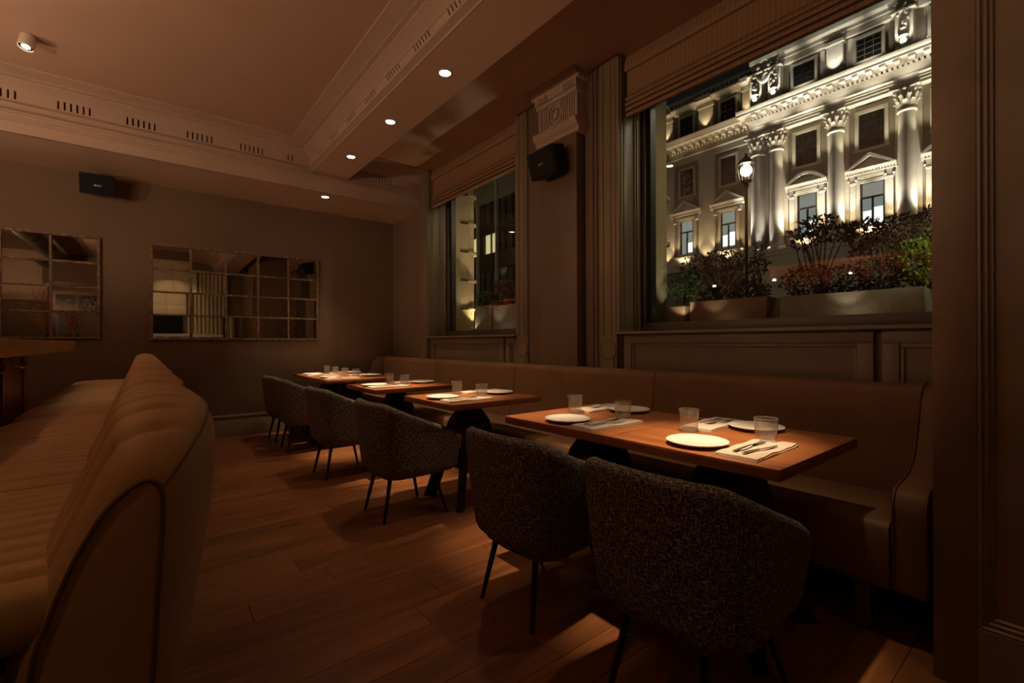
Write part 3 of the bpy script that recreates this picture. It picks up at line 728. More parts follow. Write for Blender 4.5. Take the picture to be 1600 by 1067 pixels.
# ================================================================== TUB CHAIRS
def make_chair():
    o = thing('tub_chair', None, None)
    hw, xb, xf, R = .328, -.295, .315, .20
    # plan path of the outer edge at full height, from one arm front round the back to the other
    path = []
    for k in range(9): path.append((xf - (xf - (xb + R)) * k / 9, -hw + .012 * (k / 9 - 1) ** 2 * 3))
    for k in range(13):
        a = -PI / 2 - (PI / 2) * k / 12; path.append((xb + R + R * math.cos(a), -hw + R + R * math.sin(a)))
    for k in range(1, 5): path.append((xb - .012 * math.sin(PI * k / 10), -hw + R + (hw - R) * k / 4))
    path = path + [(x, -y) for x, y in reversed(path[:-1])]
    N = len(path)
    def ztop(x):
        u = min(1, max(0, (x + .275) / .59)); u = u if u > .12 else u * u / .24 + .06 * 0 + u * .5
        return .805 - .235 * u
    # cross-section: v in [0,1] goes up the outside, over the top roll, down the inside
    th = .062
    def surf(i, v):
        x, y = path[i]; zt = ztop(x)
        e = min(i, N - 1 - i) / 3.0
        endf = math.sqrt(max(0, 1 - (1 - min(1, e)) ** 2))            # rounds the arm fronts
        t = th * (.25 + .75 * endf); zt -= .05 * (1 - endf)
        nx = path[min(i + 1, N - 1)][0] - path[max(i - 1, 0)][0]; ny = path[min(i + 1, N - 1)][1] - path[max(i - 1, 0)][1]
        L = math.hypot(nx, ny); inx, iny = (-ny / L, nx / L)          # inward normal
        if inx * (0 - x) + iny * (0 - y) < 0: inx, iny = -inx, -iny
        zb = .305; prof = []
        if v < .46:
            u = v / .46; z = zb + (zt - t * .5 - zb) * u
            off = (1 - (z - zb) / (.80 - zb)) ** 1.4 * .055 + .030 * max(0, 1 - u * 9) ** 2
        elif v < .60:
            a = PI * (v - .46) / .14; z = zt - t * .5 + t * .5 * math.sin(a)
            base = (1 - (zt - t * .5 - zb) / (.80 - zb)) ** 1.4 * .055
            off = base + t * .5 * (1 - math.cos(a))
        else:
            u = (v - .60) / .40; z = zt - t * .5 - (zt - t * .5 - .42) * u
            off = (1 - (z - zb) / (.80 - zb)) ** 1.4 * .055 + t + .008 * math.sin(PI * u)
        return (x + inx * off, y + iny * off, z)
    NV = 40
    arc = [0.]
    for a_, b_ in zip(path, path[1:]): arc.append(arc[-1] + math.hypot(b_[0] - a_[0], b_[1] - a_[1]))
    m = MB(); m.grid(lambda u, v: surf(round(u * (N - 1)), v), N, NV, weave=lambda u, v: (arc[round(u * (N - 1))], (v / .46 * .47 if v < .46 else .47 + (v - .46) * 1.1), 0))
    for i in (0, N - 1):
        m.add([surf(i, j / (NV - 1)) for j in range(NV)], [tuple(range(NV)) if i == 0 else tuple(reversed(range(NV)))])
    m.build('shell', 'tweed', o, sharp=70)
    # seat base with rounded underside, and a seat cushion
    def ring(sx, z, inset): return [(x * sx, y * sx, z) for x, y in [((px - 0) - 0, py) for px, py in path]]
    low = [surf(i, 0.0) for i in range(N)]
    cxm = sum(p[0] for p in low) / N
    m = MB(); rings = []
    for k_, z in ((.80, .284), (.93, .288), (.995, .305), (.985, .36), (.97, .40)):
        rings.append([((p[0] - cxm) * k_ + cxm, p[1] * k_, z) for p in low])
    for a in range(len(rings) - 1):
        n = N
        m.add(rings[a] + rings[a + 1], [(q, (q + 1) % n, n + (q + 1) % n, n + q) for q in range(n)], True)
    m.add(rings[0], [tuple(range(N))]); m.add(rings[-1], [tuple(reversed(range(N)))])
    m.build('seat_base', 'tweedseat', o, sharp=60)
    def cush(u, v):
        a = 2 * PI * u; e = .45
        cx_ = math.copysign(abs(math.cos(a)) ** e, math.cos(a)); cy_ = math.copysign(abs(math.sin(a)) ** e, math.sin(a))
        b = PI * (v - .5); cr = math.copysign(abs(math.cos(b)) ** .35, 1); sz = math.copysign(abs(math.sin(b)) ** .6, math.sin(b))
        return (.045 + .235 * cx_ * cr, .222 * cy_ * cr, .43 + .052 * sz)
    MB().grid(cush, 40, 17, cu=True).build('seat_cushion', 'tweedseat', o, sharp=60)
    for sg in (-1, 1):
        i = 14 if sg < 0 else N - 1 - 14
        pts = []
        for k in range(1, 20):
            p = Vector(surf(i, .46 * k / 20)); d = Vector((p.x, p.y, 0)).normalized(); pts.append(p + d * .0008)
        MB().tube(pts, .0026, 5).build('seam', 'seam', o)
    for sx, lx, ly, tx, ty in ((-1, -.215, .175, -.15, .13), (1, .225, .235, .14, .17)):
        for sg in (-1, 1):
            MB().tube([(tx, ty * sg, .315), (lx, ly * sg, .0)], [.0155, .0095], 10).build('leg', 'black', o)
    return o
CH = [(.86, .0), (1.62, .02), (3.085, -.015), (4.345, .02), (5.66, -.03), (6.30, .03)]
for i, (y, rz) in enumerate(CH):
    place('tub_chair', make_chair, (1.465, y, 0), rz, 'grey flecked tweed tub chair at the ' + TN[i], 'chair', 'tweed tub chairs along the aisle')

# ================================================================== BAR AND BAR CHAIRS
bar = thing('bar_counter', 'dark wood bar counter with thick wooden top', 'counter', (-.9, 2.5, 0))
BY1 = 5.55
box(-1.35, -.45, -1.0, BY1, 1.142, 1.222).build('bar_top', 'barwood', bar, bevel=.006)
box(-1.25, -.66, -1.0, 4.72, .06, 1.142).build('carcass', 'redwood', bar)
y = 4.70
box(-.66, -.632, 4.665, 4.72, .06, 1.142).build('corner_post', 'redwood', bar, bevel=.004)
yy = 4.66; n = 0
while yy > -.9:
    dr = box(-.66, -.64, yy - .62, yy, .10, 1.13).build('front_panel', 'redwood', bar, bevel=.004)
    for a in ((yy - .62, yy - .55), (yy - .07, yy)): box(-.642, -.630, a[0], a[1], .10, 1.13).build('panel_stile', 'redwood', dr, bevel=.003)
    MB().tube([(-.635, yy - .44, 1.065), (-.60, yy - .435, 1.06), (-.592, yy - .37, 1.045), (-.597, yy - .27, 1.05), (-.60, yy - .20, 1.07), (-.635, yy - .195, 1.075)], .006, 8).build('hook_handle', 'chrome', dr)
    yy -= .63; n += 1
def make_stool():
    o = thing('bar_chair', None, None)
    hl = .355
    def seat(u, v):       # v around the section (front lip -> top -> back), u along Y
        y = (-hl + 2 * hl * u) * .982
        e = abs(2 * u - 1); rnd_ = math.sqrt(max(0, 1 - max(0, (e - .80) / .20) ** 2))
        g = abs(math.sin((y + hl) / .062 * PI)) ; gr = -.017 * (1 - min(1, g * 1.35)) 
        a = 2 * PI * v
        cx_ = math.copysign(abs(math.cos(a)) ** .38, math.cos(a)); cz_ = math.copysign(abs(math.sin(a)) ** .5, math.sin(a))
        fr = .245 * (1 - .22 * max(0, (e - .45) / .55) ** 2.2)
        x = -.015 + (fr * cx_ if cx_ < 0 else .25 * cx_)
        z = .785 + .058 * cz_ * (.25 + .75 * rnd_) + (gr + .010 * (1 - e * e) if cz_ > 0 else 0) * abs(cz_)
        return (x, y, z)
    MB().grid(seat, 149, 36, cv=True).add([seat(0, j / 36) for j in range(36)], [tuple(range(36))]).add([seat(1, j / 36) for j in range(36)], [tuple(reversed(range(36)))]).build('seat', 'olive', o, sharp=60)
    # curved wedge back: one section at the middle, a lower slimmer one at the ends
    SM = [(.275, .42), (.320, .60), (.345, .75), (.365, .88), (.372, 1.0), (.365, 1.05), (.340, 1.085), (.296, 1.102), (.247, 1.101), (.205, 1.080), (.180, 1.02), (.150, .94), (.115, .86), (.085, .78), (.06, .66), (.05, .42)]
    SE = [(.235, .42), (.255, .60), (.262, .72), (.267, .82), (.272, .90), (.272, .945), (.266, .966), (.252, .974), (.238, .970), (.222, .958), (.198, .932), (.172, .885), (.155, .845), (.135, .785), (.115, .70), (.10, .42)]
    def cat(P, t_):
        i = min(int(t_), len(P) - 2); f = t_ - i; q = [P[max(0, min(len(P) - 1, i + d))] for d in (-1, 0, 1, 2)]
        return [.5 * (2 * q[1][c] + (q[2][c] - q[0][c]) * f + (2 * q[0][c] - 5 * q[1][c] + 4 * q[2][c] - q[3][c]) * f * f + (3 * q[1][c] - q[0][c] - 3 * q[2][c] + q[3][c]) * f ** 3) for c in (0, 1)]
    def back(u, v):
        u = .5 - .5 * math.cos(PI * u) if False else u
        y = -hl + 2 * hl * u; e = abs(2 * u - 1); w = max(0, 1 - e ** 3.2) ** .62
        m_, e_ = cat(SM, v * 15), cat(SE, v * 15); x = e_[0] + (m_[0] - e_[0]) * w; z = e_[1] + (m_[1] - e_[1]) * w
        if v > .40:
            g = abs(math.sin((y + hl) / .0645 * PI)); q = -.012 * (1 - min(1, g * 1.4)) ** 1.2 * min(1, (v - .40) * 12) * min(1, w * 3)
            x -= q * .8 if v > .6 else 0; z += q * (.9 if v < .66 else .4)
        return (x, y, z)
    NV = 61
    m = MB().grid(back, 133, NV); m.add([back(0, j / (NV - 1)) for j in range(NV)], [tuple(range(NV))]); m.add([back(1, j / (NV - 1)) for j in range(NV)], [tuple(reversed(range(NV)))])
    m.build('backrest', 'olive', o, sharp=50)
    for u in (.0, 1.):
        MB().tube([Vector(back(u, j / 60)) for j in range(61)], .0042, 6).build('piping', 'olivedark', o)
    MB().tube([Vector(back(j / 80, .36)) + Vector((.001, 0, .001)) for j in range(81)], .0028, 5).build('top_seam', 'olivedark', o)
    for y_ in (-.24, .24):
        MB().box(-.20, .20, y_ - .02, y_ + .02, .68, .735).build('seat_rail', 'black', o)
        for x_ in (-.19, .19): MB().tube([(x_, y_, .70), (x_ * 1.15, y_ * 1.1, 0)], [.018, .013], 10).build('leg', 'black', o)
    MB().tube([(-.205, -.255, .27), (-.205, .255, .27)], .011, 8).build('footrest', 'black', o)
    return o
BS = [1.33, 2.075, 2.82, 3.565, 4.31, 5.055, 5.80]
BL = ['nearest the camera', 'second in the row from the camera', 'third in the row from the camera', 'fourth in the row along the bar', 'third from the far end of the bar row', 'second from the far end of the bar row', 'at the far end of the bar row']
for i, y in enumerate(BS):
    place('bar_chair', make_stool, (-.245, y, 0), 0, 'tan leather channelled bar chair ' + BL[i], 'chair', 'channelled bar chairs along the bar')

# back bar: shelf unit with bottles, seen as a reflection in the big window
bs = thing('bottle_shelf', 'tall back-bar shelf unit of dark wood behind the counter', 'shelf', (-2.35, 2.6, 0))
for y in (1.5, 3.7): box(-2.55, -2.2, y - .02, y + .02, 0, 2.7).build('side_panel', 'redwood', bs)
box(-2.57, -2.55, 1.5, 3.7, 0, 2.7).build('back_panel', 'redwood', bs)
for z in (.9, 1.62, 2.08, 2.55): box(-2.55, -2.2, 1.52, 3.68, z, z + .03).build('shelf_board', 'redwood', bs)
def make_bottle(mat):
    o = thing('bottle', None, None)
    MB().lathe([(.0001, 0), (.036, 0), (.038, .006), (.038, .17), (.030, .20), (.014, .225), (.013, .285), (.0155, .288), (.0155, .30), (.0001, .30)], 16).build('body', mat, o)
    MB().lathe([(.0386, .05), (.0386, .13)], 16, capb=False, capt=False).build('label_band', 'label', o)
    MB().lathe([(.0165, .275), (.0165, .312), (.0001, .313)], 12).build('cap', 'black', o)
    return o
bc = 0
WHERE = ['upper shelf', 'lower shelf']
for zi, z in enumerate((2.112, 1.652)):
    for k_ in range(9):
        kd = ['b_amber', 'b_clear', 'b_red', 'b_green'][(k_ * 3 + zi) % 4]; nmx = {'b_amber': 'amber', 'b_clear': 'pale', 'b_red': 'red', 'b_green': 'green'}[kd]
        place('bottle' + kd, lambda: make_bottle(kd), (-2.34, 2.0 + k_ * .14, z), 0, nmx + ' liquor bottle, ' + ['first', 'second', 'third', 'fourth', 'fifth', 'sixth', 'seventh', 'eighth', 'ninth'][k_] + ' on the back-bar ' + WHERE[zi], 'bottle', nmx + ' bottles on the ' + WHERE[zi])
# fill pendants added above the bar, out of frame, to brighten ceiling and walls
FILL_PENDANTS = [(-2.25, .8), (-2.05, 2.4), (-1.95, 3.5), (-1.95, 4.6)]
for i, (x, y) in enumerate(FILL_PENDANTS):
    t = thing('fill_pendant', 'added black dish fill pendant over the bar, %s from the back wall' % ['fourth', 'third', 'second', 'first'][i], 'lamp', (x, y, ZC), 'added dish fill pendants over the bar')
    MB().tube([(x, y, ZC), (x, y, 2.12)], .005, 6).build('cord', 'black', t); MB().lathe([(.05, 0), (.05, -.025), (.01, -.03)], 16, (x, y, ZC)).build('ceiling_rose', 'black', t)
    MB().lathe([(.012, .16), (.034, .10), (.036, .085)], 16, (x, y, 2.0)).build('holder', 'black', t); MB().lathe([(.15, .262), (.14, .21), (.10, .17), (.012, .155)], 24, (x, y, 2.0), capb=False, capt=False).build('uplight_dish', 'black', t)
    MB().lathe([(.02, .165), (.02, .19), (.0001, .20)], 12, (x, y, 2.0)).build('bulb', 'white', t)
    point((x, y, 2.285), E_FILL, .02, (1, .63, .39))

# things seen only in the mirrors: rear window blind, curtain, heater, duct, branches
t = thing('rear_window_blind', 'pale panelled blind over the window behind the camera', 'blind', (.67, YF, 2.1))
for j_ in range(4):
    for i_ in range(2): box(.22 + i_ * .455, .22 + i_ * .455 + .45, YF + .015, YF + .03, 2.08 + j_ * .31, 2.08 + j_ * .31 + .305).build('blind_panel', 'curtain', t, bevel=.003)
cu_ = thing('curtain', 'pale pleated curtain beside the window behind the camera', 'curtain', (1.6, YF, 0))
MB().grid(lambda u, v: (1.18 + .78 * u, YF + .10 + .045 * math.sin(u * 2 * PI * 8), .05 + 3.1 * v), 120, 2).build('drape', 'curtain', cu_)
MB().tube([(1.1, YF + .1, 3.18), (2.05, YF + .1, 3.18)], .014, 8).build('rod', 'black', cu_)
he = thing('wall_heater', 'white slotted heater below the rear window', 'heater', (1.1, YF, 1.3))
box(.35, 1.95, YF + .12, YF + .30, 1.22, 1.46).build('casing', 'white', he, bevel=.01)
for i_ in range(5): box(.45 + i_ * .3, .68 + i_ * .3, YF + .298, YF + .306, 1.37, 1.385).build('slot', 'dark', he)
d3 = struct('door_1'); box(2.12, 2.19, YF, YF + .05, 0, 2.2).build('frame', 'panel', d3); 
box(1.98, 2.12, YF, YF + .03, 0, 2.15).build('leaf', 'redwood', d3)
du = thing('ventilation_duct', 'black round ventilation duct under the ceiling above the bar', 'duct', (-1.72, .5, 3.2))
MB().tube([(-1.72, -2.1, 3.2), (-1.72, .5, 3.2), (-1.72, 3.1, 3.2)], .155, 20).build('pipe', 'duct', du)
for y in (-1.9, -.6, .7, 2.0, 3.05): MB().tube([(-1.72, y - .02, 3.2), (-1.72, y + .02, 3.2)], .163, 20).build('collar', 'duct', du)
for y in (0., 2.6): MB().tube([(-1.72, y, 3.34), (-1.72, y, ZC)], .008, 6).build('hanger', 'black', du)
w4 = struct('window_4')
box(-1.76, -.86, YF, YF + .05, 0, 2.68).build('frame', 'redwood', w4); box(-1.70, -.92, YF + .05, YF + .056, .1, 2.6).build('pane', 'fdark', w4)
for x in (-1.31,): box(x - .015, x + .015, YF + .05, YF + .07, .1, 2.6).build('mullion', 'redwood', w4)
bk = struct('trim_1'); box(-2.75, -1.80, YF, YF + .06, 2.05, 3.25).build('overdoor_panel', 'trimw', bk)
for a in ((-2.70, -1.85, 3.13, 3.2), (-2.70, -1.85, 2.10, 2.17), (-2.70, -2.63, 2.17, 3.13), (-1.92, -1.85, 2.17, 3.13)): box(a[0], a[1], YF + .06, YF + .09, a[2], a[3]).build('panel_moulding', 'trimw', bk, bevel=.008)
rb = random.Random(4)
for vx, lb in ((-1.28, 'dark vase of berried branches at the back edge of the bar top'), (-.80, 'dark vase of berried branches at the stool edge of the bar top')):
    br = thing('branch_vase', lb, 'vase', (vx, 2.6, 1.222))
    MB().lathe([(.0001, 0), (.04, 0), (.055, .04), (.055, .09), (.04, .13), (.035, .15), (.03, .145), (.0001, .02)], 20, (vx, 2.6, 1.222)).build('vase', 'black', br)
    mbr = MB(); mbe = MB()
    for q in range(17):
        a = rb.uniform(0, 2 * PI); tilt = rb.uniform(.1, .5); p = Vector((vx, 2.6, 1.33)); d = Vector((math.cos(a) * tilt, math.sin(a) * tilt, 1)).normalized(); pts = [p.copy()]
        for s_ in range(6):
            d = (d + Vector((rb.uniform(-.34, .34), rb.uniform(-.34, .34), .08))).normalized(); p = p + d * rb.uniform(.085, .125); pts.append(p.copy())
            mbe.ball(p + Vector((rb.uniform(-.02, .02), rb.uniform(-.02, .02), .01)), .010, 5, 4)
            if s_ > 0: e = (d + Vector((rb.uniform(-.9, .9), rb.uniform(-.9, .9), .2))).normalized() * .13; mbr.tube([p, p + e], [.004, .002], 4); mbe.ball(p + e, .011, 5, 4)
        mbr.tube(pts, [.008, .007, .006, .0055, .005, .004, .003], 5)
    mbr.build('branches', 'branch', br)['kind'] = 'stuff'; mbe.build('berries', 'linen', br)['kind'] = 'stuff'

# ================================================================== OUTSIDE: LEDGE, PLANTERS, COLUMNS
og = struct('ground', 'street and pavement outside'); box(3.8, 60, -30, 70, -.8, -.6).build('street_surface', 'asphalt', og)
ledge = struct('exterior_ledge'); box(3.45, 4.25, -.3, 6.6, 1.20, 1.355).build('ledge_slab', 'reveal', ledge)
def banded_column(y, label, r):
    x = 3.775
    t = thing('banded_column', label, 'column', (x, y, 1.355), 'banded stone columns on the window reveals')
    MB().lathe([(r, 0), (r, 2.9)], 24, (x, y, 1.355)).build('shaft', 'reveal', t)
    for k_ in range(7):
        z = 1.69 + k_ * .415
        MB().lathe([(r + .002, z - .022), (r + .035, z - .016), (r + .040, z), (r + .035, z + .016), (r + .002, z + .022)], 24, (x, y, 0)).build('band', 'reveal', t)
        box(3.60, x, y - r - .028, y - r + .03, z - .014, z + .014).build('bracket', 'joint', t)
    return t
banded_column(5.80, 'uplit banded stone column outside the far window', .115)
spot((4.6, .15, 3.4), (3.6, 2.43, 2.2), 46, 50, .8, .01, (1, .78, .42)); spot((4.5, 3.55, 3.4), (3.6, 5.69, 2.4), 22, 42, .8, .01, (1, .78, .42))  # unseen spots added to brighten the stone reveals
banded_column(2.53, 'banded stone column edge outside the big window', .075)
spot((3.86, 5.55, 1.37), (3.80, 5.69, 2.6), 22, 80, .6, .01, (1, .72, .38)); spot((3.66, 2.30, 1.37), (3.71, 2.44, 1.9), .8, 90, .8, .01, (1, .70, .36))

def trough(x0, x1, y0, y1, z1, mat, label):
    z0 = 1.355; w = .025
    t = thing('planter_trough', label, 'planter', ((x0 + x1) / 2, (y0 + y1) / 2, z0))
    for a in ((x0, x0 + w, y0, y1), (x1 - w, x1, y0, y1), (x0 + w, x1 - w, y0, y0 + w), (x0 + w, x1 - w, y1 - w, y1)): box(a[0], a[1], a[2], a[3], z0, z1).build('side', mat, t, bevel=.004)
    box(x0 + w, x1 - w, y0 + w, y1 - w, z0, z1 - .03).build('soil', 'soil', t); return t
trough(3.62, 3.98, .622, 1.41, 1.525, 'trough', 'pale stone trough outside the big window beside the pier')
trough(3.62, 3.98, 1.50, 2.115, 1.535, 'troughred', 'reddish trough in the middle outside the big window')
trough(3.62, 3.90, 2.16, 2.372, 1.505, 'troughred', 'small brown pot at the window reveal under the green bush')
trough(3.70, 4.02, 5.08, 5.46, 1.71, 'trough', 'stone planter beside the lit column outside the far window')
trough(3.70, 4.02, 4.52, 5.02, 1.69, 'trough', 'stone planter outside the far window nearer the pilaster')
def shrub(label, blobs, mat, n, leaf, seed, stems=None, group=None, name='shrub'):
    """blobs: (x, y, z, rx, ry, rz); leaves on the shells of the blobs, stems from the soil"""
    rnd = random.Random(seed); b0 = blobs[0]
    base = stems[0] if stems else (b0[0], b0[1], b0[2] - b0[5])
    t = thing(name, label, 'plant', base)
    m = MB(); tot = sum(b[3] * b[4] * b[5] for b in blobs)
    for b in blobs:
        for q in range(int(1.7 * n * b[3] * b[4] * b[5] / tot)):
            d = Vector((rnd.gauss(0, 1), rnd.gauss(0, 1), rnd.gauss(0, 1))).normalized() * rnd.uniform(.35, 1.0) ** .6
            p = Vector((b[0] + d.x * b[3], b[1] + d.y * b[4], b[2] + d.z * b[5]))
            ax = (d + Vector((rnd.gauss(0, .6), rnd.gauss(0, .6), rnd.gauss(.2, .6)))).normalized()
            s_ = ax.cross(Vector((rnd.gauss(0, 1), rnd.gauss(0, 1), rnd.gauss(0, 1)))).normalized(); l = leaf * rnd.uniform(.55, 1.1)
            up_ = ax.cross(s_) * l * .12
            m.add([p, p + ax * l * .3 + s_ * l * .26 + up_, p + ax * l * .7 + s_ * l * .24 + up_, p + ax * l, p + ax * l * .7 - s_ * l * .24 + up_, p + ax * l * .3 - s_ * l * .26 + up_], [(0, 1, 2, 3), (0, 3, 4, 5)])
    m.build('foliage', mat, t)['kind'] = 'stuff'
    ms = MB()
    for b in blobs:
        for q in range(3):
            e = Vector((b[0] + rnd.uniform(-.6, .6) * b[3], b[1] + rnd.uniform(-.6, .6) * b[4], b[2] + rnd.uniform(0, .7) * b[5])); a = Vector(base) + Vector((rnd.uniform(-.03, .03), rnd.uniform(-.03, .03), 0))
            ms.tube([a, a.lerp(e, .5) + Vector((rnd.uniform(-.03, .03), rnd.uniform(-.03, .03), 0)), e], [.006, .005, .003], 5)
    ms.build('stems', 'stem', t); return t
shrub('glossy green bush in the small brown pot at the window reveal', [(3.75, 2.26, 1.66, .13, .13, .12), (3.80, 2.22, 1.74, .12, .11, .10)], 'leafgreen', 420, .032, 1, [(3.76, 2.26, 1.48)])
shrub('bronze leaved shrub above the reddish trough', [(3.85, 2.18, 1.86, .12, .16, .10), (3.82, 1.98, 1.84, .13, .15, .13), (3.85, 1.86, 1.80, .12, .10, .17)], 'leafred', 800, .030, 2, [(3.82, 1.97, 1.50)])
shrub('dark green hedge plants filling the reddish trough', [(3.80, 2.0, 1.58, .14, .12, .08), (3.80, 1.70, 1.60, .14, .16, .10)], 'leafdark', 500, .035, 3, [(3.80, 1.85, 1.50)])
shrub('small upright conifer shrub beside the street lamp post', [(3.85, 1.66, 1.92, .04, .05, .11), (3.85, 1.66, 1.80, .07, .09, .07)], 'leafdark', 190, .028, 4, [(3.85, 1.66, 1.50)])
shrub('dark low hedge in the pale stone trough', [(3.80, 1.30, 1.64, .14, .16, .12), (3.80, 1.04, 1.62, .14, .15, .10), (3.80, .85, 1.62, .13, .12, .10)], 'leafdark', 800, .035, 5, [(3.80, 1.1, 1.49)])
shrub('round leaved dark sapling rising above the pale trough', [(3.85, 1.33, 2.01, .08, .13, .03), (3.85, 1.24, 2.07, .08, .12, .035), (3.85, 1.15, 1.97, .10, .16, .05), (3.85, 1.34, 1.93, .08, .08, .03)], 'leafdark', 260, .040, 6, [(3.85, 1.22, 1.49)])
shrub('bronze red shrub over the pale trough', [(3.86, .98, 1.94, .11, .14, .09), (3.86, .80, 1.93, .12, .15, .10), (3.90, .62, 1.93, .10, .10, .12), (3.86, .88, 1.80, .12, .17, .10)], 'leafred', 950, .030, 7, [(3.84, .88, 1.49)])
shrub('lime green leafy plant at the pier end of the pale trough', [(3.86, .70, 1.72, .11, .10, .14), (3.90, .60, 1.76, .09, .09, .16), (3.86, .64, 1.60, .10, .10, .06)], 'leaflime', 620, .036, 8, [(3.86, .68, 1.49)])
shrub('spiky pale green plant in the planter by the lit column', [(3.86, 5.36, 1.80, .15, .22, .12), (3.86, 5.44, 1.70, .15, .16, .08)], 'leafgreen', 420, .05, 9, [(3.86, 5.32, 1.67)])
shrub('bronze bush in the planter nearer the pilaster', [(3.90, 5.02, 1.96, .15, .20, .10), (3.90, 4.78, 1.93, .15, .20, .11), (3.88, 4.80, 1.80, .14, .22, .10)], 'leafred', 700, .04, 10, [(3.88, 4.78, 1.66)])
spot((3.50, .47, 2.0), (3.86, .68, 1.68), 5, 75, .6, .01, (.95, 1, .6)); spot((3.49, 2.10, 1.39), (3.73, 2.26, 1.70), 3, 70, .6, .01, (1, .97, .75))  # unseen spots added to brighten the lime plant and green bush
spot((3.64, 5.5, 1.37), (3.84, 5.40, 1.85), 1.0, 100, .6, .01, (1, .9, .6))  # unseen spot added for the plant beside the column
for y, e in ((.95, .14), (1.8, .1), (4.75, .15)): spot((3.50, y, 1.37), (3.80, y, 1.56), e, 150, .8, .01, (1, .8, .55))  # unseen sill spots added to brighten the trough fronts
for y, e in ((1.0, .9), (1.9, .9), (4.9, 1.2)): spot((3.47, y, 1.37), (3.86, y, 2.0), e, 75, .8, .01, (1, .85, .65))  # unseen sill spots added to brighten the foliage
spot((4.35, 4.9, 1.38), (3.80, 5.70, 2.7), 60, 34, .8, .01, (1, .74, .42))  # extra unseen spot added to brighten the column higher up
# unseen uplight added outside to cast a bright patch on the bay ceiling
spot((5.0, 5.1, .85), (2.5, 4.35, 3.57), 70, 26, .5, .05, (1, .85, .6))

# ================================================================== STREET LAMP
sl = thing('street_lamp', 'tall black street lamp with a bright lantern', 'lamp', (13.2, 6.0, -.6))
MB().lathe([(.13, -.6), (.13, .1), (.075, .3), (.05, .5), (.042, 5.45), (.06, 5.5), (.085, 5.56), (.03, 5.62)], 16, (13.2, 6.0, 0)).build('post', 'black', sl)
MB().lathe([(.10, 5.62), (.16, 5.66), (.17, 5.68)], 6, (13.2, 6.0, 0)).build('lantern_base', 'black', sl)
for q in range(6):
    a = q * PI / 3; MB().tube([(13.2 + .16 * math.cos(a), 6 + .16 * math.sin(a), 5.67), (13.2 + .23 * math.cos(a), 6 + .23 * math.sin(a), 6.14)], .012, 6).build('lantern_bar', 'black', sl)
MB().lathe([(.25, 6.14), (.22, 6.2), (.10, 6.32), (.05, 6.36), (.02, 6.46)], 6, (13.2, 6.0, 0)).build('lantern_roof', 'black', sl)
MB().ball((13.2, 6.0, 5.97), .15, 16, 12).build('mantle', 'lantern', sl)

l2 = copy_tree(sl); l2.location = (8.0, -1.2, -.3); l2['label'] = 'tall black street lamp close by beyond the pier'
point((8.0, -1.2, 6.27), E_STREET, .22, (1, .93, .70))

# ================================================================== CLASSICAL BUILDING ACROSS THE STREET
XA = 29.0
B = thing('classical_building', 'floodlit classical stone building with giant columns across the street', 'building', (31, 10, -.6))
FZ = 1.0
def bp(name, mat, *a, parent=None, bevel=0): return box(*a).build(name, mat, parent or B, bevel=bevel)
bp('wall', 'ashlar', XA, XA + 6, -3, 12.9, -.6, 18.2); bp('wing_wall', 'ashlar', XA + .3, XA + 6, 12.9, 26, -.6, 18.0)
bp('wing_return', 'ashlar', XA, XA + .35, 12.85, 12.9, -.6, 18.2)
bp('plinth', 'stone', 28.1, XA, -3, 12.95, -.6, 6.05); bp('plinth_band', 'stone', 27.95, XA, -3, 13.05, 6.05, 6.40)
bp('wing_plinth_band', 'stone', 28.75, XA + .3, 12.9, 26, 5.95, 6.30)
# entablature
MB().prism([(XA, 13.32), (28.50, 13.32), (28.50, 13.46), (28.46, 13.47), (28.46, 13.60), (28.42, 13.61), (28.42, 13.70), (28.33, 13.76), (28.33, 13.82), (XA, 13.82)], 'Y', -3, 12.85).build('architrave', 'stone', B)
bp('frieze', 'stone', 28.50, XA, -3, 12.80, 13.82, 14.24)
bp('dentil_band', 'stone', 28.42, XA, -3, 12.88, 14.24, 14.30)
MB().prism([(XA, 14.62), (27.98, 14.62), (27.98, 14.74), (27.94, 14.76), (27.90, 14.84), (27.88, 14.92), (XA, 14.95)], 'Y', -3, 13.3).build('cornice', 'stone', B)
bp('modillion_bed', 'stone', 28.36, XA, -3, 12.95, 14.42, 14.63)
md = box(28.02, 28.4, -.13, .13, 14.45, 14.62).build('modillion', 'stone', B, bevel=.03, seg=1)
md.location = Vector((0, 3.0, 0)); y = 3.55
while y < 12.8:
    c = md.copy(); COL.objects.link(c); c.parent = B; c.location = (0, y, 0); y += .55
dn = MB(); y = 2.8
while y < 12.8: dn.box(28.32, 28.45, y, y + .11, 14.30, 14.43); y += .20
dn.build('dentils', 'stone', B)['kind'] = 'stuff'
# wing entablature
MB().prism([(XA + .3, 13.4), (29.1, 13.4), (29.1, 13.75), (29.0, 13.82), (29.3, 13.82)], 'Y', 13.0, 26).build('wing_architrave', 'stone', B)
MB().prism([(XA + .3, 14.55), (28.55, 14.62), (28.55, 14.72), (28.42, 14.9), (28.42, 14.96), (XA + .3, 14.98)], 'Y', 12.9, 26).build('wing_cornice', 'stone', B)
dn = MB(); y = 13.1
while y < 22: dn.box(28.75, 29.2, y, y + .22, 14.34, 14.56); dn.box(28.98, 29.2, y, y + .13, 14.18, 14.32); dn.box(28.98, 29.2, y + .22, y + .35, 14.18, 14.32); y += .44
dn.build('wing_modillions', 'stone', B)['kind'] = 'stuff'
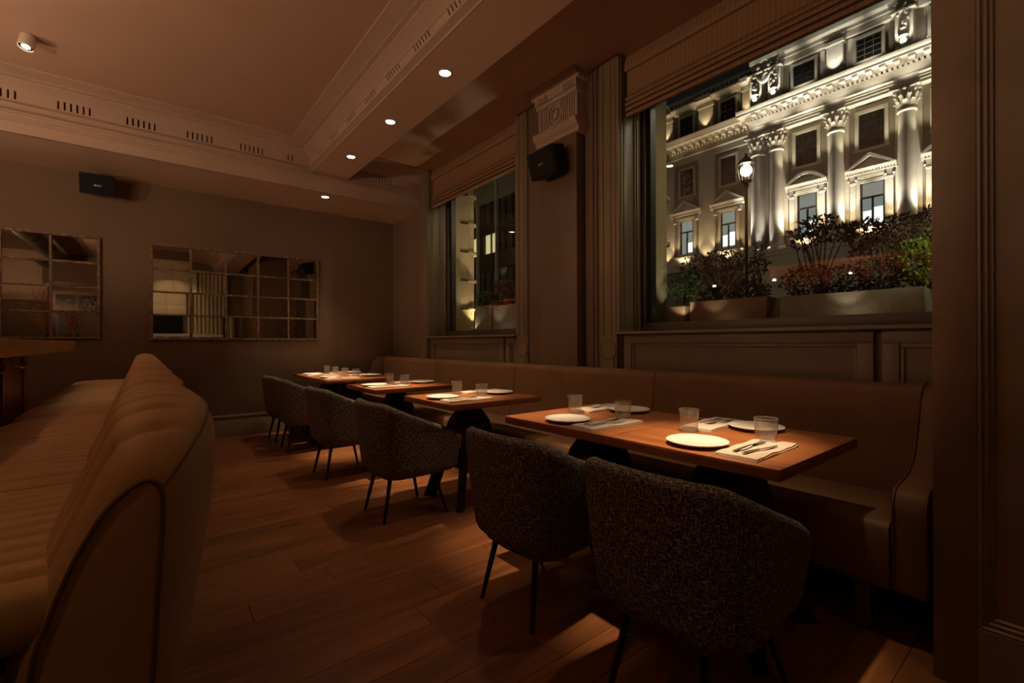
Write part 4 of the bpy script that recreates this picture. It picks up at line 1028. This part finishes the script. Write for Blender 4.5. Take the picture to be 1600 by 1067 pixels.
# upper cornices of the attic
MB().prism([(XA, 17.30), (28.62, 17.34), (28.62, 17.52), (28.4, 17.6), (28.36, 17.78), (28.36, 17.84), (XA, 17.9)], 'Y', -3, 12.7).build('attic_cornice', 'stone', B)
bp('attic_frieze', 'stone', 28.72, XA, -3, 12.7, 17.02, 17.30)
MB().prism([(XA + .3, 16.85), (28.95, 16.9), (28.9, 17.0), (28.72, 17.12), (28.72, 17.22), (XA + .3, 17.3)], 'Y', 12.9, 26).build('wing_attic_cornice', 'stone', B)
dn = MB(); y = 13.2
while y < 21: dn.box(28.95, 29.3, y, y + .16, 17.28, 17.62); y += .30
dn.build('wing_balusters', 'stone', B)['kind'] = 'stuff'
bp('wing_parapet', 'stone', 28.95, XA + .3, 12.9, 26, 17.62, 17.8)

def fwindow(y0, y1, z0, z1, xw, kind, sur=.16):
    w = (y1 - y0); h_ = z1 - z0
    m = MB()
    for a in ((y0 - sur, y0, z0 - .02, z1 + sur), (y1, y1 + sur, z0 - .02, z1 + sur), (y0, y1, z1, z1 + sur), (y0 - sur - .04, y1 + sur + .04, z0 - .12, z0)): m.box(xw - .14, xw + .02, *a)
    m.build('window_surround', 'stone', B)
    f = MB(); t = .035
    for a in ((y0, y0 + t, z0, z1), (y1 - t, y1, z0, z1), (y0, y1, z0, z0 + t), (y0, y1, z1 - t, z1)): f.box(xw - .06, xw - .01, *a)
    if kind == 'sash':
        for q in (1, 2): f.box(xw - .05, xw - .01, y0 + w * q / 3 - .012, y0 + w * q / 3 + .012, z0, z1)
        for q in (1, 2, 3): f.box(xw - .05, xw - .01, y0, y1, z0 + h_ * q / 4 - .012 * (2 if q == 2 else 1), z0 + h_ * q / 4 + .012 * (2 if q == 2 else 1))
        fo = f.build('window', 'fsash' if kind == 'sash' and random.random() < .5 else 'fframe', B); box(xw - .02, xw - .005, y0, y1, z0, z1).build('pane', 'fdark', fo)
    else:
        zt = z0 + h_ * .66
        f.box(xw - .08, xw - .01, y0, y1, zt - .05, zt + .05); f.box(xw - .08, xw - .01, (y0 + y1) / 2 - .045, (y0 + y1) / 2 + .045, z0, zt)
        f.box(xw - .07, xw - .01, y0, y0 + .08, z0, z1); f.box(xw - .07, xw - .01, y1 - .08, y1, z0, z1)
        fo = f.build('window', 'fframe', B); box(xw - .02, xw - .005, y0, y1, z0, z1).build('pane', 'flit', fo)
        yb0, yb1 = (y0 + w * .08, y0 + w * .60) if kind == 'lit' else (y0 + w * .1, y0 + w * .9)
        box(xw - .024, xw - .019, yb0, (y0 + y1) / 2 - .05, z0 + .12, z0 + h_ * (.34 if kind == 'lit' else .42)).build('bright_pane', 'fbright', fo)
        if kind != 'lit': box(xw - .024, xw - .019, (y0 + y1) / 2 + .05, yb1, z0 + .12, z0 + h_ * .36).build('bright_pane', 'fbright', fo)
for y0 in (9.33, 6.38, 3.45):
    fwindow(y0, y0 + 1.06, 11.03, 12.84, XA, 'sash')
    fwindow(y0 + .1, y0 + 1.18, 15.58, 16.76, XA, 'sash', .13)
fwindow(9.33, 10.31, 7.10, 9.41, XA, 'lit'); fwindow(6.37, 7.39, 7.05, 9.28, XA, 'lit2'); fwindow(3.45, 4.45, 7.05, 9.28, XA, 'lit2')
for y0 in (16.78, 13.91):
    fwindow(y0, y0 + .98, 11.22, 13.0, XA + .3, 'sash', .12); fwindow(y0, y0 + .98, 15.34, 16.60, XA + .3, 'sash', .12); fwindow(y0, y0 + .98, 7.20, 9.49, XA + .3, 'lit2' if y0 < 15 else 'lit')
def aedicule(yc, xw, arc, w, z0=9.72, pilasters=True):
    p = MB().prism([(xw, z0), (xw - .30, z0), (xw - .30, z0 + .07), (xw - .36, z0 + .16), (xw - .40, z0 + .27), (xw, z0 + .28)], 'Y', yc - w / 2, yc + w / 2).build('pediment', 'stone', B)
    zb = z0 + .28; n = 16; hgt = .72
    if arc: outer = [(yc - w / 2 + w * i / n, zb + hgt * math.sin(PI * (.06 + .88 * i / n)) - hgt * math.sin(PI * .06)) for i in range(n + 1)]
    else: outer = [(yc - w / 2, zb), (yc, zb + hgt), (yc + w / 2, zb)]
    k_ = .80
    rim = MB()
    for a, b in zip(outer, outer[1:]):
        ia, ib = (yc + (a[0] - yc) * k_, zb + (a[1] - zb) * k_ * .92), (yc + (b[0] - yc) * k_, zb + (b[1] - zb) * k_ * .92)
        rim.prism([a, b, ib, ia], 'X', xw - .40, xw)
    rim.build('raking_cornice', 'stone', p)
    MB().prism([(yc + (a[0] - yc) * k_, zb + (a[1] - zb) * k_ * .92) for a in outer], 'X', xw - .12, xw).build('tympanum', 'stone', p)
    dd = MB(); y = yc - w / 2 + .06
    while y < yc + w / 2 - .1: dd.box(xw - .34, xw - .28, y, y + .06, z0 - .0, z0 + .07); y += .12
    dd.build('dentils', 'stone', p)['kind'] = 'stuff'
    if pilasters:
        for s_ in (-1, 1):
            y = yc + s_ * w * .36
            q = box(xw - .16, xw, y - .13, y + .13, 6.98, 9.30).build('side_pilaster', 'stone', B)
            c = MB(); c.prism([(y - .14, 9.28), (y + .14, 9.28), (y + .21, 9.52), (y + .21, 9.58), (y - .21, 9.58), (y - .21, 9.52)], 'X', xw - .24, xw)
            for e in (-1, 1): c.ball((xw - .22, y + e * .16, 9.49), .07, 8, 6)
            for e in (-1, 0, 1): c.ball((xw - .22, y + e * .09, 9.36), .05, 6, 5)
            c.build('capital', 'stone', q); box(xw - .20, xw, y - .16, y + .16, 6.98, 7.10).build('base', 'stone', q)
        bp('lintel', 'stone', xw - .24, xw, yc - w * .43, yc + w * .43, 9.58, 9.72); bp('inner_lintel', 'stone', xw - .20, xw, yc - w * .30, yc + w * .30, 9.50, 9.58)
    else:
        for s_ in (-1, 1):
            y = yc + s_ * w * .36
            c = MB().box(xw - .26, xw, y - .09, y + .09, 9.40, 9.72); c.ball((xw - .25, y, 9.44), .10, 8, 6); c.build('console', 'stone', B)
        bp('inner_lintel', 'stone', xw - .2, xw, yc - w * .28, yc + w * .28, 9.60, 9.72)
    bp('sill', 'stone', xw - .42, xw, yc - w * .47, yc + w * .47, 6.86, 6.98); bp('sill_apron', 'stone', xw - .30, xw, yc - w * .45, yc + w * .45, 6.40, 6.86)
aedicule(9.83, XA, True, 2.06); aedicule(6.93, XA, False, 2.12); aedicule(3.95, XA, True, 2.06)
aedicule(17.30, XA + .3, False, 2.25, 9.82, False); aedicule(14.42, XA + .3, False, 2.18, 9.82, False)
# giant columns
def make_column():
    R = .375
    prof = [(R, 0)] + [(R * (1 - .14 * (q / 10) ** 1.6), 5.38 * q / 10) for q in range(1, 11)]
    sh = MB().lathe(prof, 32).build('column', 'stone', B, off=(0, 0, 0), sharp=60)
    MB().lathe([(.52, -.36), (.52, -.24), (.50, -.20), (.505, -.14), (.47, -.10), (.43, -.08), (.46, -.04), (.455, 0), (.39, .03)], 32).box(-.54, .54, -.54, .54, -.50, -.36).build('base', 'stone', sh, off=(0, 0, 0))
    MB().lathe([(.33, 5.36), (.385, 5.40), (.395, 5.45), (.385, 5.50), (.33, 5.52)], 32).build('astragal', 'stone', sh, off=(0, 0, 0))
    c = MB().lathe([(.325, 5.48), (.32, 5.75), (.33, 6.05), (.40, 6.32), (.44, 6.40)], 24)
    for row, (z0, hh, n, r0, ph, fl_) in enumerate(((5.52, .36, 8, .33, 0, .15), (5.52, .62, 8, .335, PI / 8, .17))):
        for q in range(n):
            a = 2 * PI * q / n + ph; d = Vector((math.cos(a), math.sin(a), 0)); s_ = Vector((-d.y, d.x, 0)); vs = []
            for (u, o_, w) in ((0, .0, .10), (.5, .035, .115), (.82, .075, .10), (1.0, fl_, .06), (.88, fl_ + .035, .03)):
                pnt = Vector((0, 0, z0 + hh * u)) + d * (r0 + o_); vs += [pnt - s_ * w, pnt + d * .03, pnt + s_ * w]
            fs = []
            for r_ in range(4):
                o_ = r_ * 3; fs += [(o_, o_ + 1, o_ + 4, o_ + 3), (o_ + 1, o_ + 2, o_ + 5, o_ + 4)]
            c.add(vs, fs, True)
    for q in range(4):
        a = PI / 4 + q * PI / 2; d = Vector((math.cos(a), math.sin(a), 0)); s_ = Vector((-d.y, d.x, 0)); p0 = Vector((0, 0, 6.30)) + d * .52
        c.tube([p0 + d * .085 * math.cos(t_ * PI / 5) + Vector((0, 0, .085 * math.sin(t_ * PI / 5))) for t_ in range(10)], .035, 6, closed=True); c.ball(p0, .05, 6, 5)
        c.tube([Vector((0, 0, 5.95)) + d * .36, Vector((0, 0, 6.2)) + d * .42, p0 + Vector((0, 0, .08))], .03, 5)
        b_ = q * PI / 2; c.ball((.46 * math.cos(b_), .46 * math.sin(b_), 6.40), .075, 8, 6)
    c.build('capital', 'stone', sh, off=(0, 0, 0))
    MB().prism(rounded([(-.58, -.58), (0, -.44), (.58, -.58), (.44, 0), (.58, .58), (0, .44), (-.58, .58), (-.44, 0)], .05, 1), 'Z', 6.40, 6.57).build('abacus', 'stone', sh, off=(0, 0, 0))
    return sh
c0 = make_column(); YCOL = [12.33, 11.30, 8.37, 5.46, 2.52]
for i, y in enumerate(YCOL):
    c = c0 if i == 0 else copy_tree(c0, B)
    c.location = Vector((28.62, y, 6.76)) - B.location
    bp('pedestal', 'stone', 28.05, XA, y - .62, y + .62, 6.05, 6.28)
for y in YCOL: bp('wall_pilaster', 'stone', XA - .10, XA, y - .50, y + .50, 6.4, 13.32)
# attic pilasters: ornate ones over the columns, plain between
def trophy(y):
    q = bp('attic_pilaster', 'stone', 28.58, XA, y - .34, y + .34, 14.95, 17.05)
    rnd = random.Random(int(y * 10)); m = MB()
    m.box(28.36, 28.7, y - .46, y + .46, 16.98, 17.06)
    for k_ in range(26):
        z = 17.36 - 1.3 * (k_ / 26) ** 1.1; wv = .34 * (1 - .75 * k_ / 26)
        m.ball((28.46 + rnd.uniform(-.05, .05), y + rnd.uniform(-wv, wv), z), rnd.uniform(.06, .115), 6, 5)
    m.build('carved_garland', 'stone', q)
    m = MB().lathe([(.10, 15.45), (.16, 15.55), (.13, 15.72), (.19, 15.80), (.05, 15.95)], 10, (28.52, y, 0)); m.build('carved_urn', 'stone', q)
for y in (12.42, 11.40, 5.56, 2.6): trophy(y)
MB().tube([(28.45, 11.5 + .82 * u, 16.85 - .45 * math.sin(PI * u)) for u in [k_ / 10 for k_ in range(11)]], [.05, .07, .09, .1, .11, .11, .11, .1, .09, .07, .05], 7).build('festoon', 'stone', B)
bp('attic_pilaster', 'stone', 28.62, XA, 8.05, 8.78, 14.95, 16.85); bp('attic_pilaster_cap', 'stone', 28.50, XA, 7.98, 8.85, 16.85, 17.02)
bp('attic_recess_panel', 'stone', 28.86, XA, 7.70, 7.98, 14.95, 16.95); bp('attic_recess_panel', 'stone', 28.86, XA, 8.85, 9.15, 14.95, 16.95)
for y in (18.75, 15.82, 13.15):
    w_ = .50 if y != 13.15 else .28
    bp('wing_pilaster', 'stone', 29.08, XA + .3, y - w_, y + w_, 14.98, 16.62); bp('wing_pilaster_cap', 'stone', 28.98, XA + .3, y - w_ - .06, y + w_ + .06, 16.62, 16.85); bp('wing_cornice_block', 'stone', 28.62, XA + .3, y - w_, y + w_, 17.0, 17.26)
for y in (18.75, 15.82): bp('wing_pilaster', 'stone', 29.14, XA + .3, y - .55, y + .55, 6.3, 13.4)
# floodlights of the building
NEU = (1, .91, .76); GOLD = (1, .74, .42)
for y in YCOL:
    for s_ in (-.85, .85): spot((28.15, y + s_, 6.50), (28.58, y + s_ * .36, 10.5), 720, 46, .8, .05, (.98, .95, .86))
    spot((28.25, y + .72, 6.5), (28.62, y + .50, 12.6), 1200, 40, .8, .05, (1, .95, .8)); spot((28.25, y - .72, 6.5), (28.62, y - .50, 12.6), 1000, 40, .8, .05, (1, .90, .72))
for y in (9.83, 6.93, 3.95):
    spot((28.3, y, 6.45), (28.8, y, 8.5), 120, 120, .6, .05, GOLD)
    for s_ in (-1, 1): spot((28.5, y + s_ * .85, 7.05), (28.72, y + s_ * .85, 9.6), 70, 80, .7, .05, GOLD)
    for s_ in (-.7, .7): spot((28.15, y + s_, 10.1), (28.4, y + s_, 13.5), 330, 60, .7, .05, (1, .88, .62))
for y in (12.2, 11.1, 9.6, 8.2, 6.7, 5.3, 3.8): spot((27.6, y, 13.35), (28.2, y, 14.6), 110, 95, .8, .05, NEU)
for y in (12.42, 11.40, 8.41, 5.56): spot((28.12, y, 15.0), (28.55, y, 17.3), 300, 60, .6, .04, (1, .95, .82))
for y in (10.0, 7.0, 4.5): spot((28.15, y, 15.0), (28.8, y, 17.4), 70, 110, .7, .05, NEU)
for y in (18.75, 15.82, 13.15): spot((28.75, y, 15.03), (29.05, y, 16.9), 110, 60, .6, .04, GOLD); spot((28.7, y, 6.35), (29.1, y, 9.5), 160, 70, .6, .04, GOLD)
for y in (17.3, 14.42):
    spot((28.7, y, 6.4), (29.1, y, 8.2), 90, 120, .6, .05, GOLD)
    for s_ in (-1, 1): spot((28.9, y + s_ * .8, 7.05), (28.98, y + s_ * .8, 9.9), 80, 70, .7, .05, GOLD)
for y in (18, 16.4, 14.8, 13.4): spot((28.0, y, 13.4), (28.6, y, 14.6), 40, 100, .8, .05, GOLD)
for p in ((19, 15, 5.5), (19, 5, 5.5), (17, 22, 5.5)): point(p, 110, .25, (1, .82, .52))  # fill points added to wash the facade, no lamp bodies

# ================================================================== OFFICE BUILDING DOWN THE STREET
O = thing('office_building', 'dark modern office block with one lit window', 'building', (26, 38, -.6))
XO_ = 24.0
def ob(name, mat, *a): return box(*a).build(name, mat, O)
ob('core', 'odark', XO_ + .3, XO_ + 8, 27, 50, -.6, 20)
for z0, z1 in ((13.6, 17.5), (10.75, 11.5), (7.6, 9.05), (4.4, 5.7), (1.6, 2.6)): ob('spandrel', 'oconc' if z0 > 13 else 'odark', XO_, XO_ + .4, 27, 50, z0, z1)
for z0, z1 in ((11.5, 13.6), (9.05, 10.75), (5.7, 7.6), (2.6, 4.4)):
    y = 28.0
    while y < 42:
        litw = (z0 == 9.05 and 32.3 < y + .5 < 36.0 and not (34.3 < y + .5 < 35.3))
        ob('window_pane', 'olit' if litw else 'oglass', XO_ + .22, XO_ + .28, y + .04, y + .96, z0, z1); ob('mullion', 'odark', XO_ + .05, XO_ + .25, y - .04, y + .04, z0, z1); y += 1.0
for y in (28.9, 31.9, 34.75, 37.6): ob('fin', 'ofin', XO_ - .25, XO_ + .05, y - .05, y + .05, -.6, 19)
ob('terrace_wall', 'trough', XO_ - 3, XO_, 27, 50, -.6, 1.4)
point((16, 34, 10), 350, .3, (1, .82, .5))  # fill point added to brighten the office front
